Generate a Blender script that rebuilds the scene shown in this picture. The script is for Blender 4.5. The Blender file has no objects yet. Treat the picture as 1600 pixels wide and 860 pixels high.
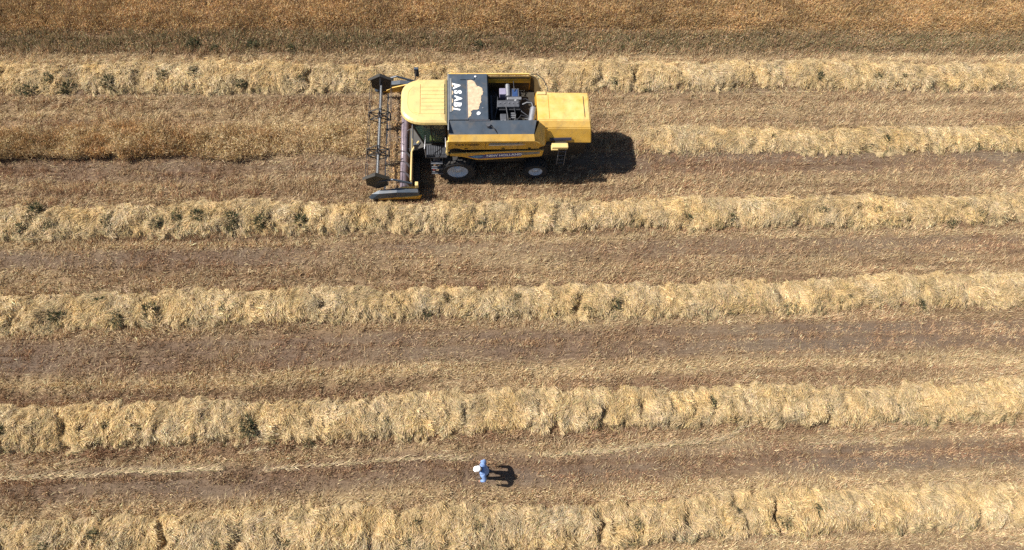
import bpy, bmesh, math, random
import numpy as np
from mathutils import Vector, Matrix

random.seed(7)
RNG = np.random.default_rng(11)
SC = bpy.context.scene
COL = SC.collection
R = math.radians

# ------------------------------------------------------------------ camera, sky, sun, exposure
FPX, CAMH = 1081.0, 28.0                      # focal length in photo pixels (1600 wide), drone height
CAM_M = (Matrix.Rotation(R(-8.25), 3, 'Z') @ Matrix.Rotation(R(24.0), 3, 'X') @ Matrix.Rotation(R(6.5), 3, 'Z'))
cam = bpy.data.cameras.new('drone_camera')
cam.sensor_fit = 'HORIZONTAL'; cam.sensor_width = 36.0
cam.lens = 36.0 * FPX / 1600.0
cam.clip_start = 0.1; cam.clip_end = 3000.0
cam_o = bpy.data.objects.new('drone_camera', cam); COL.objects.link(cam_o)
cam_o.matrix_world = Matrix.Translation((0, 0, CAMH)) @ CAM_M.to_4x4()
SC.camera = cam_o

SUN_TO = Vector((-0.83, 0.075, 1.0)).normalized()     # towards the sun
W = bpy.data.worlds.new('World'); SC.world = W; W.use_nodes = True
nt = W.node_tree
sky = nt.nodes.new('ShaderNodeTexSky'); sky.sky_type = 'NISHITA'; sky.sun_disc = False
sky.sun_elevation = math.asin(SUN_TO.z); sky.sun_rotation = math.atan2(SUN_TO.x, SUN_TO.y) % (2 * math.pi)
sky.altitude = 800; sky.dust_density = 1.0
bg = nt.nodes['Background']; bg.inputs['Strength'].default_value = 0.06
nt.links.new(sky.outputs[0], bg.inputs[0])

sun = bpy.data.lights.new('sun', 'SUN'); sun.energy = 5.0; sun.angle = R(0.53); sun.color = (1.0, 0.962, 0.90)
sun_o = bpy.data.objects.new('sun', sun); COL.objects.link(sun_o)
sun_o.rotation_euler = (-SUN_TO).to_track_quat('-Z', 'Y').to_euler()
sun_o.location = (-30, 5, 60)

SC.render.engine = 'CYCLES'
SC.view_settings.view_transform = 'Standard'
SC.view_settings.look = 'None'
SC.view_settings.exposure = 0.72
SC.view_settings.gamma = 1.0
SC.view_settings.use_curve_mapping = False
SC.cycles.use_denoising = False
SC.cycles.max_bounces = 6; SC.cycles.diffuse_bounces = 3; SC.cycles.transmission_bounces = 4; SC.cycles.transparent_max_bounces = 6

# ------------------------------------------------------------------ helpers
def place(x, y, h=0.0):
    """where the line of sight through photo pixel (x, y) meets height h in the field"""
    d = CAM_M @ Vector(((x - 800) / FPX, (430 - y) / FPX, -1.0))
    t = (CAMH - h) / -d.z
    return d.x * t, d.y * t

def tag(o, label=None, cat=None, group=None, kind=None):
    if label: o['label'] = label
    if cat: o['category'] = cat
    if group: o['group'] = group
    if kind: o['kind'] = kind
    return o

def empty(name, loc=(0, 0, 0), rz=0.0):
    o = bpy.data.objects.new(name, None); COL.objects.link(o)
    o.location = loc; o.rotation_euler = (0, 0, rz); o.empty_display_size = 0.3
    return o

def noise2(x, y, scale, seed, octaves=3, gain=0.5):
    """value noise, roughly -1..1"""
    out = np.zeros(np.broadcast(x, y).shape); amp = 1.0; tot = 0.0
    for o in range(octaves):
        g = np.random.default_rng(seed * 31 + o).uniform(-1, 1, (256, 256))
        u = np.asarray(x) / scale + 1000.37 * (o + 1); v = np.asarray(y) / scale + 777.71 * (o + 1)
        iu = np.floor(u).astype(int); iv = np.floor(v).astype(int)
        fu = u - iu; fv = v - iv
        fu = fu * fu * (3 - 2 * fu); fv = fv * fv * (3 - 2 * fv)
        a = g[iu % 256, iv % 256]; b = g[(iu + 1) % 256, iv % 256]
        c = g[iu % 256, (iv + 1) % 256]; d = g[(iu + 1) % 256, (iv + 1) % 256]
        out = out + amp * ((a * (1 - fu) + b * fu) * (1 - fv) + (c * (1 - fu) + d * fu) * fv)
        tot += amp; amp *= gain; scale *= 0.5
    return out / tot * 1.5

def smooth(a, b, x):
    t = np.clip((x - a) / (b - a), 0, 1); return t * t * (3 - 2 * t)

# ------------------------------------------------------------------ materials
def mat_new(name):
    m = bpy.data.materials.new(name); m.use_nodes = True
    n = m.node_tree.nodes; l = m.node_tree.links
    return m, n, l, n['Principled BSDF']

def ramp(n, stops):
    r = n.new('ShaderNodeValToRGB'); e = r.color_ramp.elements
    while len(e) < len(stops): e.new(0.5)
    for i, (p, c) in enumerate(stops):
        e[i].position = p; e[i].color = (*c, 1)
    return r

def mat_blade(name, trans=0.25):
    m, n, l, b = mat_new(name)
    at = n.new('ShaderNodeAttribute'); at.attribute_name = 'Col'
    n.remove(b)
    d = n.new('ShaderNodeBsdfDiffuse'); t = n.new('ShaderNodeBsdfTranslucent'); mx = n.new('ShaderNodeMixShader')
    mx.inputs[0].default_value = trans
    l.new(at.outputs['Color'], d.inputs['Color']); l.new(at.outputs['Color'], t.inputs['Color'])
    l.new(d.outputs[0], mx.inputs[1]); l.new(t.outputs[0], mx.inputs[2])
    l.new(mx.outputs[0], n['Material Output'].inputs['Surface'])
    return m

def mat_solid(name, col, rough=0.5, metal=0.0, var=0.12, vscale=3.0, dust=0.0, dust_col=(0.50, 0.40, 0.24), coat=0.0, bump=0.0, grime=0.0):
    """paint / metal / rubber with uneven tone, and dust on what faces up, with painted sunlit glare for the yellow"""
    m, n, l, b = mat_new(name)
    tc = n.new('ShaderNodeTexCoord')
    nz = n.new('ShaderNodeTexNoise'); nz.inputs['Scale'].default_value = vscale; nz.inputs['Detail'].default_value = 6
    l.new(tc.outputs['Object'], nz.inputs['Vector'])
    r = ramp(n, [(0.3, tuple(c * (1 - var) for c in col)), (0.7, tuple(min(1, c * (1 + var)) for c in col))])
    l.new(nz.outputs['Fac'], r.inputs[0])
    out = r.outputs[0]
    if dust > 0:
        ge = n.new('ShaderNodeNewGeometry'); sp = n.new('ShaderNodeSeparateXYZ'); l.new(ge.outputs['Normal'], sp.inputs[0])
        mr = n.new('ShaderNodeMapRange'); mr.inputs['From Min'].default_value = 0.2; mr.inputs['From Max'].default_value = 1.0
        l.new(sp.outputs['Z'], mr.inputs['Value'])
        n2 = n.new('ShaderNodeTexNoise'); n2.inputs['Scale'].default_value = 1.7; n2.inputs['Detail'].default_value = 8; n2.inputs['Roughness'].default_value = 0.65
        l.new(tc.outputs['Object'], n2.inputs['Vector'])
        m2 = n.new('ShaderNodeMapRange'); m2.inputs['From Min'].default_value = 0.3; m2.inputs['From Max'].default_value = 0.7
        m2.inputs['To Min'].default_value = 0.25 * dust; m2.inputs['To Max'].default_value = dust
        l.new(n2.outputs['Fac'], m2.inputs['Value'])
        mu = n.new('ShaderNodeMath'); mu.operation = 'MULTIPLY'
        l.new(mr.outputs[0], mu.inputs[0]); l.new(m2.outputs[0], mu.inputs[1])
        mx = n.new('ShaderNodeMix'); mx.data_type = 'RGBA'
        l.new(mu.outputs[0], mx.inputs[0]); l.new(out, mx.inputs[6]); mx.inputs[7].default_value = (*dust_col, 1)
        out = mx.outputs[2]
    if grime > 0:
        mpg = n.new('ShaderNodeMapping'); mpg.inputs['Scale'].default_value = (1.0, 1.0, 0.5); l.new(tc.outputs['Object'], mpg.inputs[0])
        ng = n.new('ShaderNodeTexNoise'); ng.inputs['Scale'].default_value = 2.6; ng.inputs['Detail'].default_value = 10; ng.inputs['Roughness'].default_value = 0.7
        l.new(mpg.outputs[0], ng.inputs['Vector'])
        mg = n.new('ShaderNodeMapRange'); mg.inputs['From Min'].default_value = 0.50; mg.inputs['From Max'].default_value = 0.72; mg.inputs['To Max'].default_value = grime
        l.new(ng.outputs['Fac'], mg.inputs['Value'])
        xg = n.new('ShaderNodeMix'); xg.data_type = 'RGBA'; l.new(mg.outputs[0], xg.inputs[0]); l.new(out, xg.inputs[6]); xg.inputs[7].default_value = (0.26, 0.175, 0.085, 1)
        out = xg.outputs[2]
    l.new(out, b.inputs['Base Color'])
    b.inputs['Roughness'].default_value = rough; b.inputs['Metallic'].default_value = metal
    b.inputs['Coat Weight'].default_value = coat; b.inputs['Coat Roughness'].default_value = 0.25
    if bump:
        bp = n.new('ShaderNodeBump'); bp.inputs['Strength'].default_value = bump; bp.inputs['Distance'].default_value = 0.02
        n3 = n.new('ShaderNodeTexNoise'); n3.inputs['Scale'].default_value = vscale * 4
        l.new(tc.outputs['Object'], n3.inputs['Vector']); l.new(n3.outputs['Fac'], bp.inputs['Height']); l.new(bp.outputs[0], b.inputs['Normal'])
    return m

def mat_ground():
    m, n, l, b = mat_new('harvested_soil')
    tc = n.new('ShaderNodeTexCoord')
    def noise(scale, detail=4, sx=1.0, sy=1.0, rough=0.6):
        mp = n.new('ShaderNodeMapping'); mp.inputs['Scale'].default_value = (sx, sy, 1)
        z = n.new('ShaderNodeTexNoise'); z.inputs['Scale'].default_value = scale; z.inputs['Detail'].default_value = detail; z.inputs['Roughness'].default_value = rough
        l.new(tc.outputs['Object'], mp.inputs['Vector']); l.new(mp.outputs[0], z.inputs['Vector']); return z
    soil = ramp(n, [(0.28, (0.065, 0.038, 0.024)), (0.5, (0.155, 0.092, 0.056)), (0.72, (0.28, 0.182, 0.112))])
    l.new(noise(9.0, 8, 0.16, 1.0, 0.72).outputs['Fac'], soil.inputs[0])
    grey = ramp(n, [(0.3, (0.085, 0.060, 0.043)), (0.7, (0.20, 0.148, 0.106))])
    l.new(noise(8.0, 8, 0.22, 1.3, 0.7).outputs['Fac'], grey.inputs[0])
    straw = ramp(n, [(0.3, (0.23, 0.155, 0.085)), (0.5, (0.34, 0.24, 0.125)), (0.7, (0.46, 0.345, 0.19))])
    l.new(noise(13.0, 6, 0.25, 1.0, 0.7).outputs['Fac'], straw.inputs[0])
    al = n.new('ShaderNodeAttribute'); al.attribute_name = 'litter'
    at = n.new('ShaderNodeAttribute'); at.attribute_name = 'track'
    m1 = n.new('ShaderNodeMix'); m1.data_type = 'RGBA'
    l.new(at.outputs['Fac'], m1.inputs[0]); l.new(soil.outputs[0], m1.inputs[6]); l.new(grey.outputs[0], m1.inputs[7])
    m2 = n.new('ShaderNodeMix'); m2.data_type = 'RGBA'
    l.new(al.outputs['Fac'], m2.inputs[0]); l.new(m1.outputs[2], m2.inputs[6]); l.new(straw.outputs[0], m2.inputs[7])
    l.new(m2.outputs[2], b.inputs['Base Color']); b.inputs['Roughness'].default_value = 1.0
    b.inputs['Specular IOR Level'].default_value = 0.1
    bp = n.new('ShaderNodeBump'); bp.inputs['Strength'].default_value = 1.0; bp.inputs['Distance'].default_value = 0.07
    l.new(noise(9.0, 8, 0.7, 1.0, 0.75).outputs['Fac'], bp.inputs['Height']); l.new(bp.outputs[0], b.inputs['Normal'])
    return m

def mat_mound():
    m, n, l, b = mat_new('packed_straw')
    tc = n.new('ShaderNodeTexCoord')
    mp = n.new('ShaderNodeMapping'); mp.inputs['Scale'].default_value = (1.0, 0.6, 1.0)
    z = n.new('ShaderNodeTexNoise'); z.inputs['Scale'].default_value = 11; z.inputs['Detail'].default_value = 8; z.inputs['Roughness'].default_value = 0.7
    l.new(tc.outputs['Object'], mp.inputs[0]); l.new(mp.outputs[0], z.inputs['Vector'])
    r = ramp(n, [(0.3, (0.22, 0.16, 0.085)), (0.5, (0.42, 0.31, 0.165)), (0.7, (0.58, 0.445, 0.25))])
    l.new(z.outputs['Fac'], r.inputs[0]); l.new(r.outputs[0], b.inputs['Base Color'])
    b.inputs['Roughness'].default_value = 1.0; b.inputs['Specular IOR Level'].default_value = 0.1
    bp = n.new('ShaderNodeBump'); bp.inputs['Strength'].default_value = 0.9; bp.inputs['Distance'].default_value = 0.06
    l.new(z.outputs['Fac'], bp.inputs['Height']); l.new(bp.outputs[0], b.inputs['Normal'])
    return m

MB_STRAW = mat_blade('dry_straw', 0.22)
MB_STUB = mat_blade('stubble_stems', 0.2)
MB_CROP = mat_blade('ripe_crop_stems', 0.25)
MB_WEED = mat_blade('weed_leaves', 0.3)
M_GROUND = mat_ground()
M_MOUND = mat_mound()

# ------------------------------------------------------------------ blade meshes (single tapered triangles, numpy)
def blades(name, P, D, Wd, col, mat, up_bias=0.0, parent=None):
    n = len(P)
    rv = RNG.normal(size=(n, 3)); rv[:, 2] += up_bias
    S = np.cross(D, rv); S /= (np.linalg.norm(S, axis=1, keepdims=True) + 1e-9)
    S *= (np.asarray(Wd) * 0.5)[:, None]
    co = np.empty((n, 3, 3)); co[:, 0] = P - S; co[:, 1] = P + S; co[:, 2] = P + D
    me = bpy.data.meshes.new(name)
    me.vertices.add(3 * n); me.vertices.foreach_set('co', co.astype(np.float32).ravel())
    me.loops.add(3 * n); me.loops.foreach_set('vertex_index', np.arange(3 * n, dtype=np.int32))
    me.polygons.add(n); me.polygons.foreach_set('loop_start', np.arange(0, 3 * n, 3, dtype=np.int32))
    me.update(calc_edges=True)
    at = me.attributes.new('Col', 'FLOAT_COLOR', 'POINT')
    c4 = np.ones((n, 3, 4), np.float32); c4[:, :, :3] = np.clip(col, 0.005, 0.9)[:, None, :]
    at.data.foreach_set('color', c4.ravel())
    me.materials.append(mat)
    o = bpy.data.objects.new(name, me); COL.objects.link(o)
    if parent: o.parent = parent
    return o

def palette(n, cols, weights, jit=0.16):
    cols = np.array(cols); w = np.array(weights, float); w /= w.sum()
    c = cols[RNG.choice(len(cols), n, p=w)]
    return c * (1 + RNG.normal(0, jit, (n, 1))) * (1 + RNG.normal(0, 0.04, (n, 3)))

def dirs(az, el, ln):
    return np.stack([np.cos(az) * np.cos(el) * ln, np.sin(az) * np.cos(el) * ln, np.sin(el) * ln], 1)

# ------------------------------------------------------------------ the field: litter stripes, wheel tracks, rows
X0, X1, Y0, Y1 = -29.0, 36.0, -4.0, 36.0
PALE = [(24.50, .28, .70), (22.0, .30, .35), (21.2, .45, .45), (20.3, .25, .25), (17.1, .30, .35), (16.45, .2, .35), (14.15, .18, .55),
        (12.75, .25, .30), (12.25, .25, .35), (10.05, .25, .35), (7.95, .30, .80), (4.75, .20, .40), (3.0, .32, .60), (0.75, .3, .5), (-0.8, .4, .4)]
TRACK = [(22.35, .28, .6), (18.35, .38, .9), (17.6, .25, .6), (13.55, .40, .9), (12.95, .2, .4), (9.45, .33, .85), (8.75, .36, .95), (4.45, .25, .8), (3.65, .38, 1.0), (0.2, .3, .8)]

def stripes(x, y):
    yw = y + 0.14 * noise2(x, y * 0.3, 7.0, 3) + 0.05 * noise2(x, y, 1.6, 4)
    p = np.zeros_like(yw); t = np.zeros_like(yw)
    for (c, w, s) in PALE: p = np.maximum(p, min(1.0, 1.3 * s) * np.exp(-((yw - c) / (1.15 * w)) ** 2))
    for (c, w, s) in TRACK: t = np.maximum(t, s * np.exp(-((yw - c) / w) ** 4))
    yl = y + 0.05 * noise2(x, 0 * x, 9.0, 9, 2)
    for c in (22.45, 22.2, 18.6, 18.25, 17.85, 13.85, 13.5, 13.15, 9.75, 9.4, 9.05, 8.65, 8.4, 4.55, 4.3, 3.95, 3.6, 3.3, 0.35, 0.05):
        t = np.maximum(t, 0.95 * np.exp(-((yl - c) / 0.075) ** 2))
    # straw laid over by the header, in loose patches
    for (px, py, rx, ry, s) in ((470, 200, 5.0, 1.7, .75), (480, 285, 4.0, .8, .45), (700, 405, 5.5, .8, .6), (760, 385, 6, .5, .3), (300, 180, 7, .8, .4), (1010, 200, 2.5, .7, .5), (1250, 160, 9, .5, .4), (760, 600, 3.0, .45, .7), (1120, 690, 3.0, .4, .6), (1500, 590, 6, .4, .5)):
        cx, cy = place(px, py)
        p = np.maximum(p, s * np.exp(-(((x - cx) / rx) ** 2 + ((y - cy) / ry) ** 2)))
    grain = 0.80 + 0.75 * (noise2(x, y * 1.6, 0.9, 5, 4, 0.65) * 0.5 + 0.35)
    big = 0.9 + 0.35 * noise2(x, y * 2.5, 6.0, 6, 3)
    return np.clip(p * grain * big + 0.10 * noise2(x, y * 2, 2.2, 8) + 0.05, 0, 1), np.clip(t * (0.75 + 0.5 * noise2(x, y * 2.0, 4.0, 7)), 0, 1)

def gz(x, y):
    """height of the soil"""
    _, t = stripes(x, y)
    return 0.022 * noise2(x, y, 1.1, 21, 3) - 0.03 * t

# windrows: y of the ridge, half width, height, x from, x to, seed
ROWS = [
    dict(y=23.32, w=0.95, h=0.33, x0=X0, x1=X1, s=41, where='beyond the harvester, next to the uncut brown crop'),
    dict(y=19.45, w=0.78, h=0.22, x0=7.6, x1=X1, s=42, where='left behind the harvester, in line with its tracks'),
    dict(y=15.33, w=0.87, h=0.40, x0=X0, x1=X1, s=43, where='running past the header end of the harvester'),
    dict(y=11.1, w=0.84, h=0.34, x0=X0, x1=X1, s=44, where='in the middle of the field, between two brown strips'),
    dict(y=6.15, w=0.88, h=0.40, x0=X0, x1=X1, s=45, where='with the walking person on its shaded side'),
    dict(y=1.95, w=0.88, h=0.40, x0=X0, x1=X1, s=46, where='in front of the walking person, farthest from the harvester'),
]
for r in ROWS:
    rg = np.random.default_rng(r['s'])
    gaps = []; x = r['x0'] - 1
    while x < r['x1'] + 1:
        x += 0.45 + rg.exponential(0.9); gaps.append((x, rg.uniform(0.15, 0.34), rg.uniform(0.12, 0.98) ** 1.7, rg.uniform(-0.8, 0.4), rg.uniform(0.35, 1.1), rg.uniform(-.3, .3)))
    r['gaps'] = gaps

def row_height(r, x, y):
    yc = r['y'] + 0.20 * noise2(x, 0 * x, 7.0, r['s'], 3) + 0.05 * noise2(x, 0 * x, 1.3, r['s'] + 3, 2)
    w = r['w'] * (1 + 0.13 * noise2(x, 0 * x + 5, 2.2, r['s'] + 1, 3) + 0.14 * noise2(x, y, 0.5, r['s'] + 9, 2) + 0.12 * noise2(x, y, 0.2, r['s'] + 15, 1))
    v = np.abs(y - yc) / w
    prof = np.where(y < yc, np.clip(1 - v ** 3.0, 0, 1) ** 0.8, np.clip(1 - v ** 2.0, 0, 1) ** 1.2)
    lump = np.ones_like(prof)
    wob = 0.16 * noise2(x, y, 0.55, r['s'] + 11, 2)
    vy = (y - yc) / r['w']
    for (gx, gw, gd, gv, gl, sk) in r['gaps']:
        lump -= gd * np.exp(-((x - gx - wob - sk * vy) / gw) ** 2 - ((vy - gv) / gl) ** 4)
    lump = np.clip(lump, 0.12, 1)
    n = 1 + 0.22 * noise2(x, y, 1.1, r['s'] + 2, 3) + 0.13 * noise2(x, y, 0.40, r['s'] + 4, 2) + 0.08 * noise2(x, y * 0.6, 0.15, r['s'] + 12, 1)
    ends = smooth(r['x0'], r['x0'] + 2.2, x) * (1 - smooth(r['x1'] - 0.5, r['x1'], x))
    return r['h'] * prof * lump * n * ends

def rows_at(x, y):
    h = np.zeros_like(x)
    for r in ROWS:
        k = np.abs(y - r['y']) < r['w'] * 1.6
        if k.any(): h[k] = np.maximum(h[k], row_height(r, x[k], y[k]))
    return h

def strip_mask(x, y):
    """the narrow uncut strip that the harvester is driving at (1 inside)"""
    yc = 19.35 + 0.22 * noise2(x, 0 * x, 3.0, 61, 4)
    w = 0.80 + 0.2 * noise2(x, 0 * x, 2.5, 62, 3) + 0.12 * noise2(x, y, 0.6, 63, 2)
    near = yc - y
    return np.where(near > 0, smooth(-0.06, 0.12, w - near), smooth(-0.45, 0.45, w + near)) * (0.75 + 0.35 * noise2(x, y, 0.7, 65, 2)) * (1 - 0.55 * smooth(-15.0, -8.0, x + 1.5 * noise2(x, y, 1.5, 64, 2))) * (1 - smooth(-5.2, -4.2, x))

def crop_edge(x):
    return 26.42 + 0.16 * noise2(x, 0 * x, 3.0, 71, 3) + 0.10 * noise2(x, 0 * x, 0.7, 72, 2)

# ---- ground sheet, fine under the camera, reaching the horizon
xs = np.concatenate([[-1500, -500, -150, -60], np.arange(X0, X1 + .01, 0.17), [70, 160, 500, 1500]])
ys = np.concatenate([[-1500, -500, -150, -40, -12], np.arange(Y0, 30.0, 0.15), np.arange(30, Y1 + .1, 0.8), [60, 160, 500, 1500]])
GX, GY = np.meshgrid(xs, ys); nx, ny = len(xs), len(ys)
inside = ((GX >= X0) & (GX <= X1) & (GY >= Y0) & (GY <= Y1)).astype(float)
LIT, TRK = stripes(GX, GY)
GZ = gz(GX, GY) * inside
co = np.stack([GX, GY, GZ], -1).reshape(-1, 3)
i = np.arange(nx * ny).reshape(ny, nx)
quads = np.stack([i[:-1, :-1], i[:-1, 1:], i[1:, 1:], i[1:, :-1]], -1).reshape(-1, 4)
me = bpy.data.meshes.new('ground')
me.vertices.add(len(co)); me.vertices.foreach_set('co', co.astype(np.float32).ravel())
me.loops.add(quads.size); me.loops.foreach_set('vertex_index', quads.astype(np.int32).ravel())
me.polygons.add(len(quads)); me.polygons.foreach_set('loop_start', np.arange(0, quads.size, 4, dtype=np.int32))
me.polygons.foreach_set('use_smooth', np.ones(len(quads), bool))
me.update(calc_edges=True)
for nm, arr in (('litter', LIT), ('track', TRK)):
    a = me.attributes.new(nm, 'FLOAT', 'POINT'); a.data.foreach_set('value', arr.astype(np.float32).ravel())
me.materials.append(M_GROUND)
ground = bpy.data.objects.new('ground', me); COL.objects.link(ground)
tag(ground, 'brown harvested field soil with pale litter stripes and darker wheel tracks', 'ground', kind='structure')

# colours of dry plants
C_PALE = (0.70, 0.55, 0.325); C_GOLD = (0.61, 0.44, 0.208); C_TAN = (0.48, 0.345, 0.20); C_BROWN = (0.30, 0.185, 0.105); C_RED = (0.30, 0.175, 0.106)
C_DARK = (0.13, 0.085, 0.05); C_OLIVE = (0.22, 0.195, 0.095); C_GREEN = (0.085, 0.105, 0.055); C_GREY = (0.42, 0.33, 0.215); C_RUST = (0.52, 0.31, 0.132)

# ---- stubble
def scatter_stubble(n, name, label, xa, xb, ya, yb):
    x = RNG.uniform(xa, xb, n); y = RNG.uniform(ya, yb, n)
    lit, trk = stripes(x, y)
    tuft = noise2(x, y * 0.8 - x * 0.3, 0.24, 83, 2)
    keep = RNG.uniform(size=n) < (1.0 - 0.60 * trk) * (0.80 + 0.35 * noise2(x, y * 1.5, 1.2, 81, 3) + 0.4 * tuft + 0.45 * noise2(x * 0.05, y, 0.20, 87, 2))
    keep &= (rows_at(x, y) < 0.07) & (y < crop_edge(x) - 0.05)
    x, y, lit, trk = x[keep], y[keep], lit[keep], trk[keep]; n = len(x)
    patch = noise2(x, y * 2.2, 3.2, 82, 3)
    red = np.clip(0.7 + 0.7 * patch - lit, 0, 1)[:, None]
    c = palette(n, [C_TAN, C_GREY, C_BROWN], [4, 2, 3]) * (1 - red) + palette(n, [C_RED, C_BROWN, C_TAN], [5, 4, 2]) * red
    pal = (RNG.uniform(size=n) < 0.06 + 0.72 * lit)[:, None]
    c = np.where(pal, palette(n, [C_PALE, C_TAN], [2, 2]), c)
    gr = smooth(24.5, 25.3, y) * 0.7
    c = np.where((RNG.uniform(size=n) < gr)[:, None], palette(n, [C_OLIVE, C_GREEN, C_BROWN], [4, 1.5, 3]), c)
    tf = noise2(x, y * 0.8 - x * 0.3, 0.24, 83, 2); c = c * (1 + 0.28 * np.clip(tf, -1.2, 1.1) + 0.36 * noise2(x * 0.05, y, 0.20, 87, 2))[:, None]
    ln = RNG.uniform(0.09, 0.25, n) * np.clip(1 + 0.55 * tf, 0.3, 2.0) * (1 - 0.5 * trk) * (1 + 0.5 * smooth(24.4, 25.3, y))
    az = RNG.normal(0.8, 0.8, n) + 0.9 * noise2(x, y, 0.8, 84, 2); el = np.clip(RNG.normal(1.0, 0.38, n), 0.05, 1.55)
    P = np.stack([x, y, gz(x, y) - 0.01], 1)
    o = blades(name, P, dirs(az, el, ln), RNG.uniform(0.016, 0.032, n), c, MB_STUB, 0.2)
    tag(o, label, 'stubble', kind='stuff'); return o
scatter_stubble(1800000, 'stubble', 'short brown stubble standing all over the harvested field', X0, X1, Y0 + 2, 26.2)

# ---- loose straw lying flat between the rows
def scatter_litter(n):
    x = RNG.uniform(X0, X1, n); y = RNG.uniform(Y0 + 2, 26.0, n)
    lit, trk = stripes(x, y)
    near = np.zeros(n)
    for r in ROWS: near = np.maximum(near, np.exp(-np.abs(np.abs(y - r['y']) - r['w']) / 0.22) * (x > r['x0'] - 1))
    clump = np.clip(0.30 + 1.2 * noise2(x * 0.22, y - x * 0.02, 0.30, 85, 3), 0, 1)
    keep = (RNG.uniform(size=n) < np.clip((0.06 + 0.95 * lit) * (0.4 + clump) + 0.45 * near * clump, 0, 1)) & (rows_at(x, y) < 0.15)
    x, y = x[keep], y[keep]; n = len(x)
    c = palette(n, [C_PALE, C_TAN, C_GREY, C_GOLD], [4, 3, 2, 1])
    az = RNG.normal(0.25, 0.45, n) + 1.3 * noise2(x, y, 1.4, 86, 2); el = RNG.normal(0.10, 0.14, n)
    P = np.stack([x, y, gz(x, y) + RNG.uniform(0.02, 0.08, n)], 1)
    o = blades('loose_straw', P, dirs(az, el, RNG.uniform(0.08, 0.28, n)), RNG.uniform(0.009, 0.018, n), c, MB_STRAW, 3.0)
    tag(o, 'loose pale straw lying flat between the windrows', 'straw', kind='stuff')
scatter_litter(420000)

# ---- windrows
def build_row(r):
    L = r['x1'] - r['x0']
    root = empty('straw_windrow', ((r['x0'] + r['x1']) / 2, r['y'], 0)); inv = np.array([-(r['x0'] + r['x1']) / 2, -r['y'], 0])
    tag(root, 'long pale straw windrow ' + r['where'], 'windrow', 'straw windrows lying across the field')
    ax = np.arange(r['x0'], r['x1'] + .001, 0.09); ay = np.arange(r['y'] - r['w'] * 1.5, r['y'] + r['w'] * 1.5, 0.09)
    A, B = np.meshgrid(ax, ay); hh = row_height(r, A, B)
    Z = np.where(hh > 0.012, hh * 0.88, -0.10)
    co = np.stack([A, B, Z], -1).reshape(-1, 3) + inv
    k = np.arange(A.size).reshape(A.shape)
    q = np.stack([k[:-1, :-1], k[:-1, 1:], k[1:, 1:], k[1:, :-1]], -1).reshape(-1, 4)
    q = q[(Z.ravel()[q] > 0).any(1)]
    used = np.unique(q); mp = np.zeros(A.size, int); mp[used] = np.arange(len(used))
    me = bpy.data.meshes.new('mound'); me.from_pydata(co[used].tolist(), [], mp[q].tolist())
    me.polygons.foreach_set('use_smooth', np.ones(len(me.polygons), bool)); me.materials.append(M_MOUND)
    m = bpy.data.objects.new('mound', me); COL.objects.link(m); m.parent = root
    n = int(L * r['w'] * 2.6 * 900)
    x = RNG.uniform(r['x0'], r['x1'], n); y = r['y'] + RNG.normal(0, 0.62, n).clip(-1.5, 1.5) * r['w']
    h = row_height(r, x, y); fray = np.exp(-np.clip(np.abs(y - r['y']) / r['w'] - 0.95, 0, 9) / 0.16) * (0.3 + 0.5 * noise2(x, y, 0.6, r['s'] + 16, 2))
    keep = ((h > RNG.uniform(0.0, 0.08, n)) | (RNG.uniform(size=n) < fray)) & (x > r['x0'] + 0.3); x, y, h = x[keep], y[keep], h[keep]; n = len(x)
    e = 0.05
    gxs = (row_height(r, x + e, y) - row_height(r, x - e, y)) / (2 * e); gys = (row_height(r, x, y + e) - row_height(r, x, y - e)) / (2 * e)
    az = RNG.normal(math.pi / 2, 0.50, n) + 1.5 * noise2(x, y, 0.55, r['s'] + 6, 2)
    slope = np.clip(gxs * np.cos(az) + gys * np.sin(az), -1.2, 1.2)
    el = np.arctan(slope) + RNG.normal(0.10, 0.24, n)
    ln = RNG.uniform(0.12, 0.42, n)
    D = dirs(az, el, ln)
    P = np.stack([x, y, h + RNG.uniform(-0.02, 0.05, n) + gz(x, y) * 0.5], 1) - D * 0.5
    P[:, 2] = np.maximum(P[:, 2], 0.0)
    tone = noise2(x, y, 1.3, r['s'] + 7, 3); t = np.clip(0.68 + 0.6 * tone, 0, 1)[:, None]
    c = palette(n, [C_PALE, C_GOLD, C_TAN], [4.5, 3.5, 2]) * t + palette(n, [C_GOLD, C_TAN, C_GREY, C_OLIVE], [3.5, 3, 1.2, 0.9]) * (1 - t)
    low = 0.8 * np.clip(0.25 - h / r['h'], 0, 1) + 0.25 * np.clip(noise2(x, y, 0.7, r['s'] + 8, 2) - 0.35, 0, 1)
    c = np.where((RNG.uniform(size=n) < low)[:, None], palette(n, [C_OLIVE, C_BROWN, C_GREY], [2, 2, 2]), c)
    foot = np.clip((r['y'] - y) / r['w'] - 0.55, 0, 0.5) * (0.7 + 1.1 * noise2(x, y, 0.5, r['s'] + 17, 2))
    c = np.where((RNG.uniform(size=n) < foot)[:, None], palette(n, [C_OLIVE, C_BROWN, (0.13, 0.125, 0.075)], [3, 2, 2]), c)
    lock = noise2(x, y * 0.6, 0.20, r['s'] + 13, 2)[:, None]; c = c * (1 + 0.22 * np.clip(lock, -1.2, 1.0)) * (1 + np.array([0.04, 0.0, -0.10]) * noise2(x, y, 0.9, r['s'] + 14, 2)[:, None])
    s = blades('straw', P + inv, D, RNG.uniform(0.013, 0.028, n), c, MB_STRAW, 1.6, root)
    tag(s, kind='stuff')
for r in ROWS: build_row(r)

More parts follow.
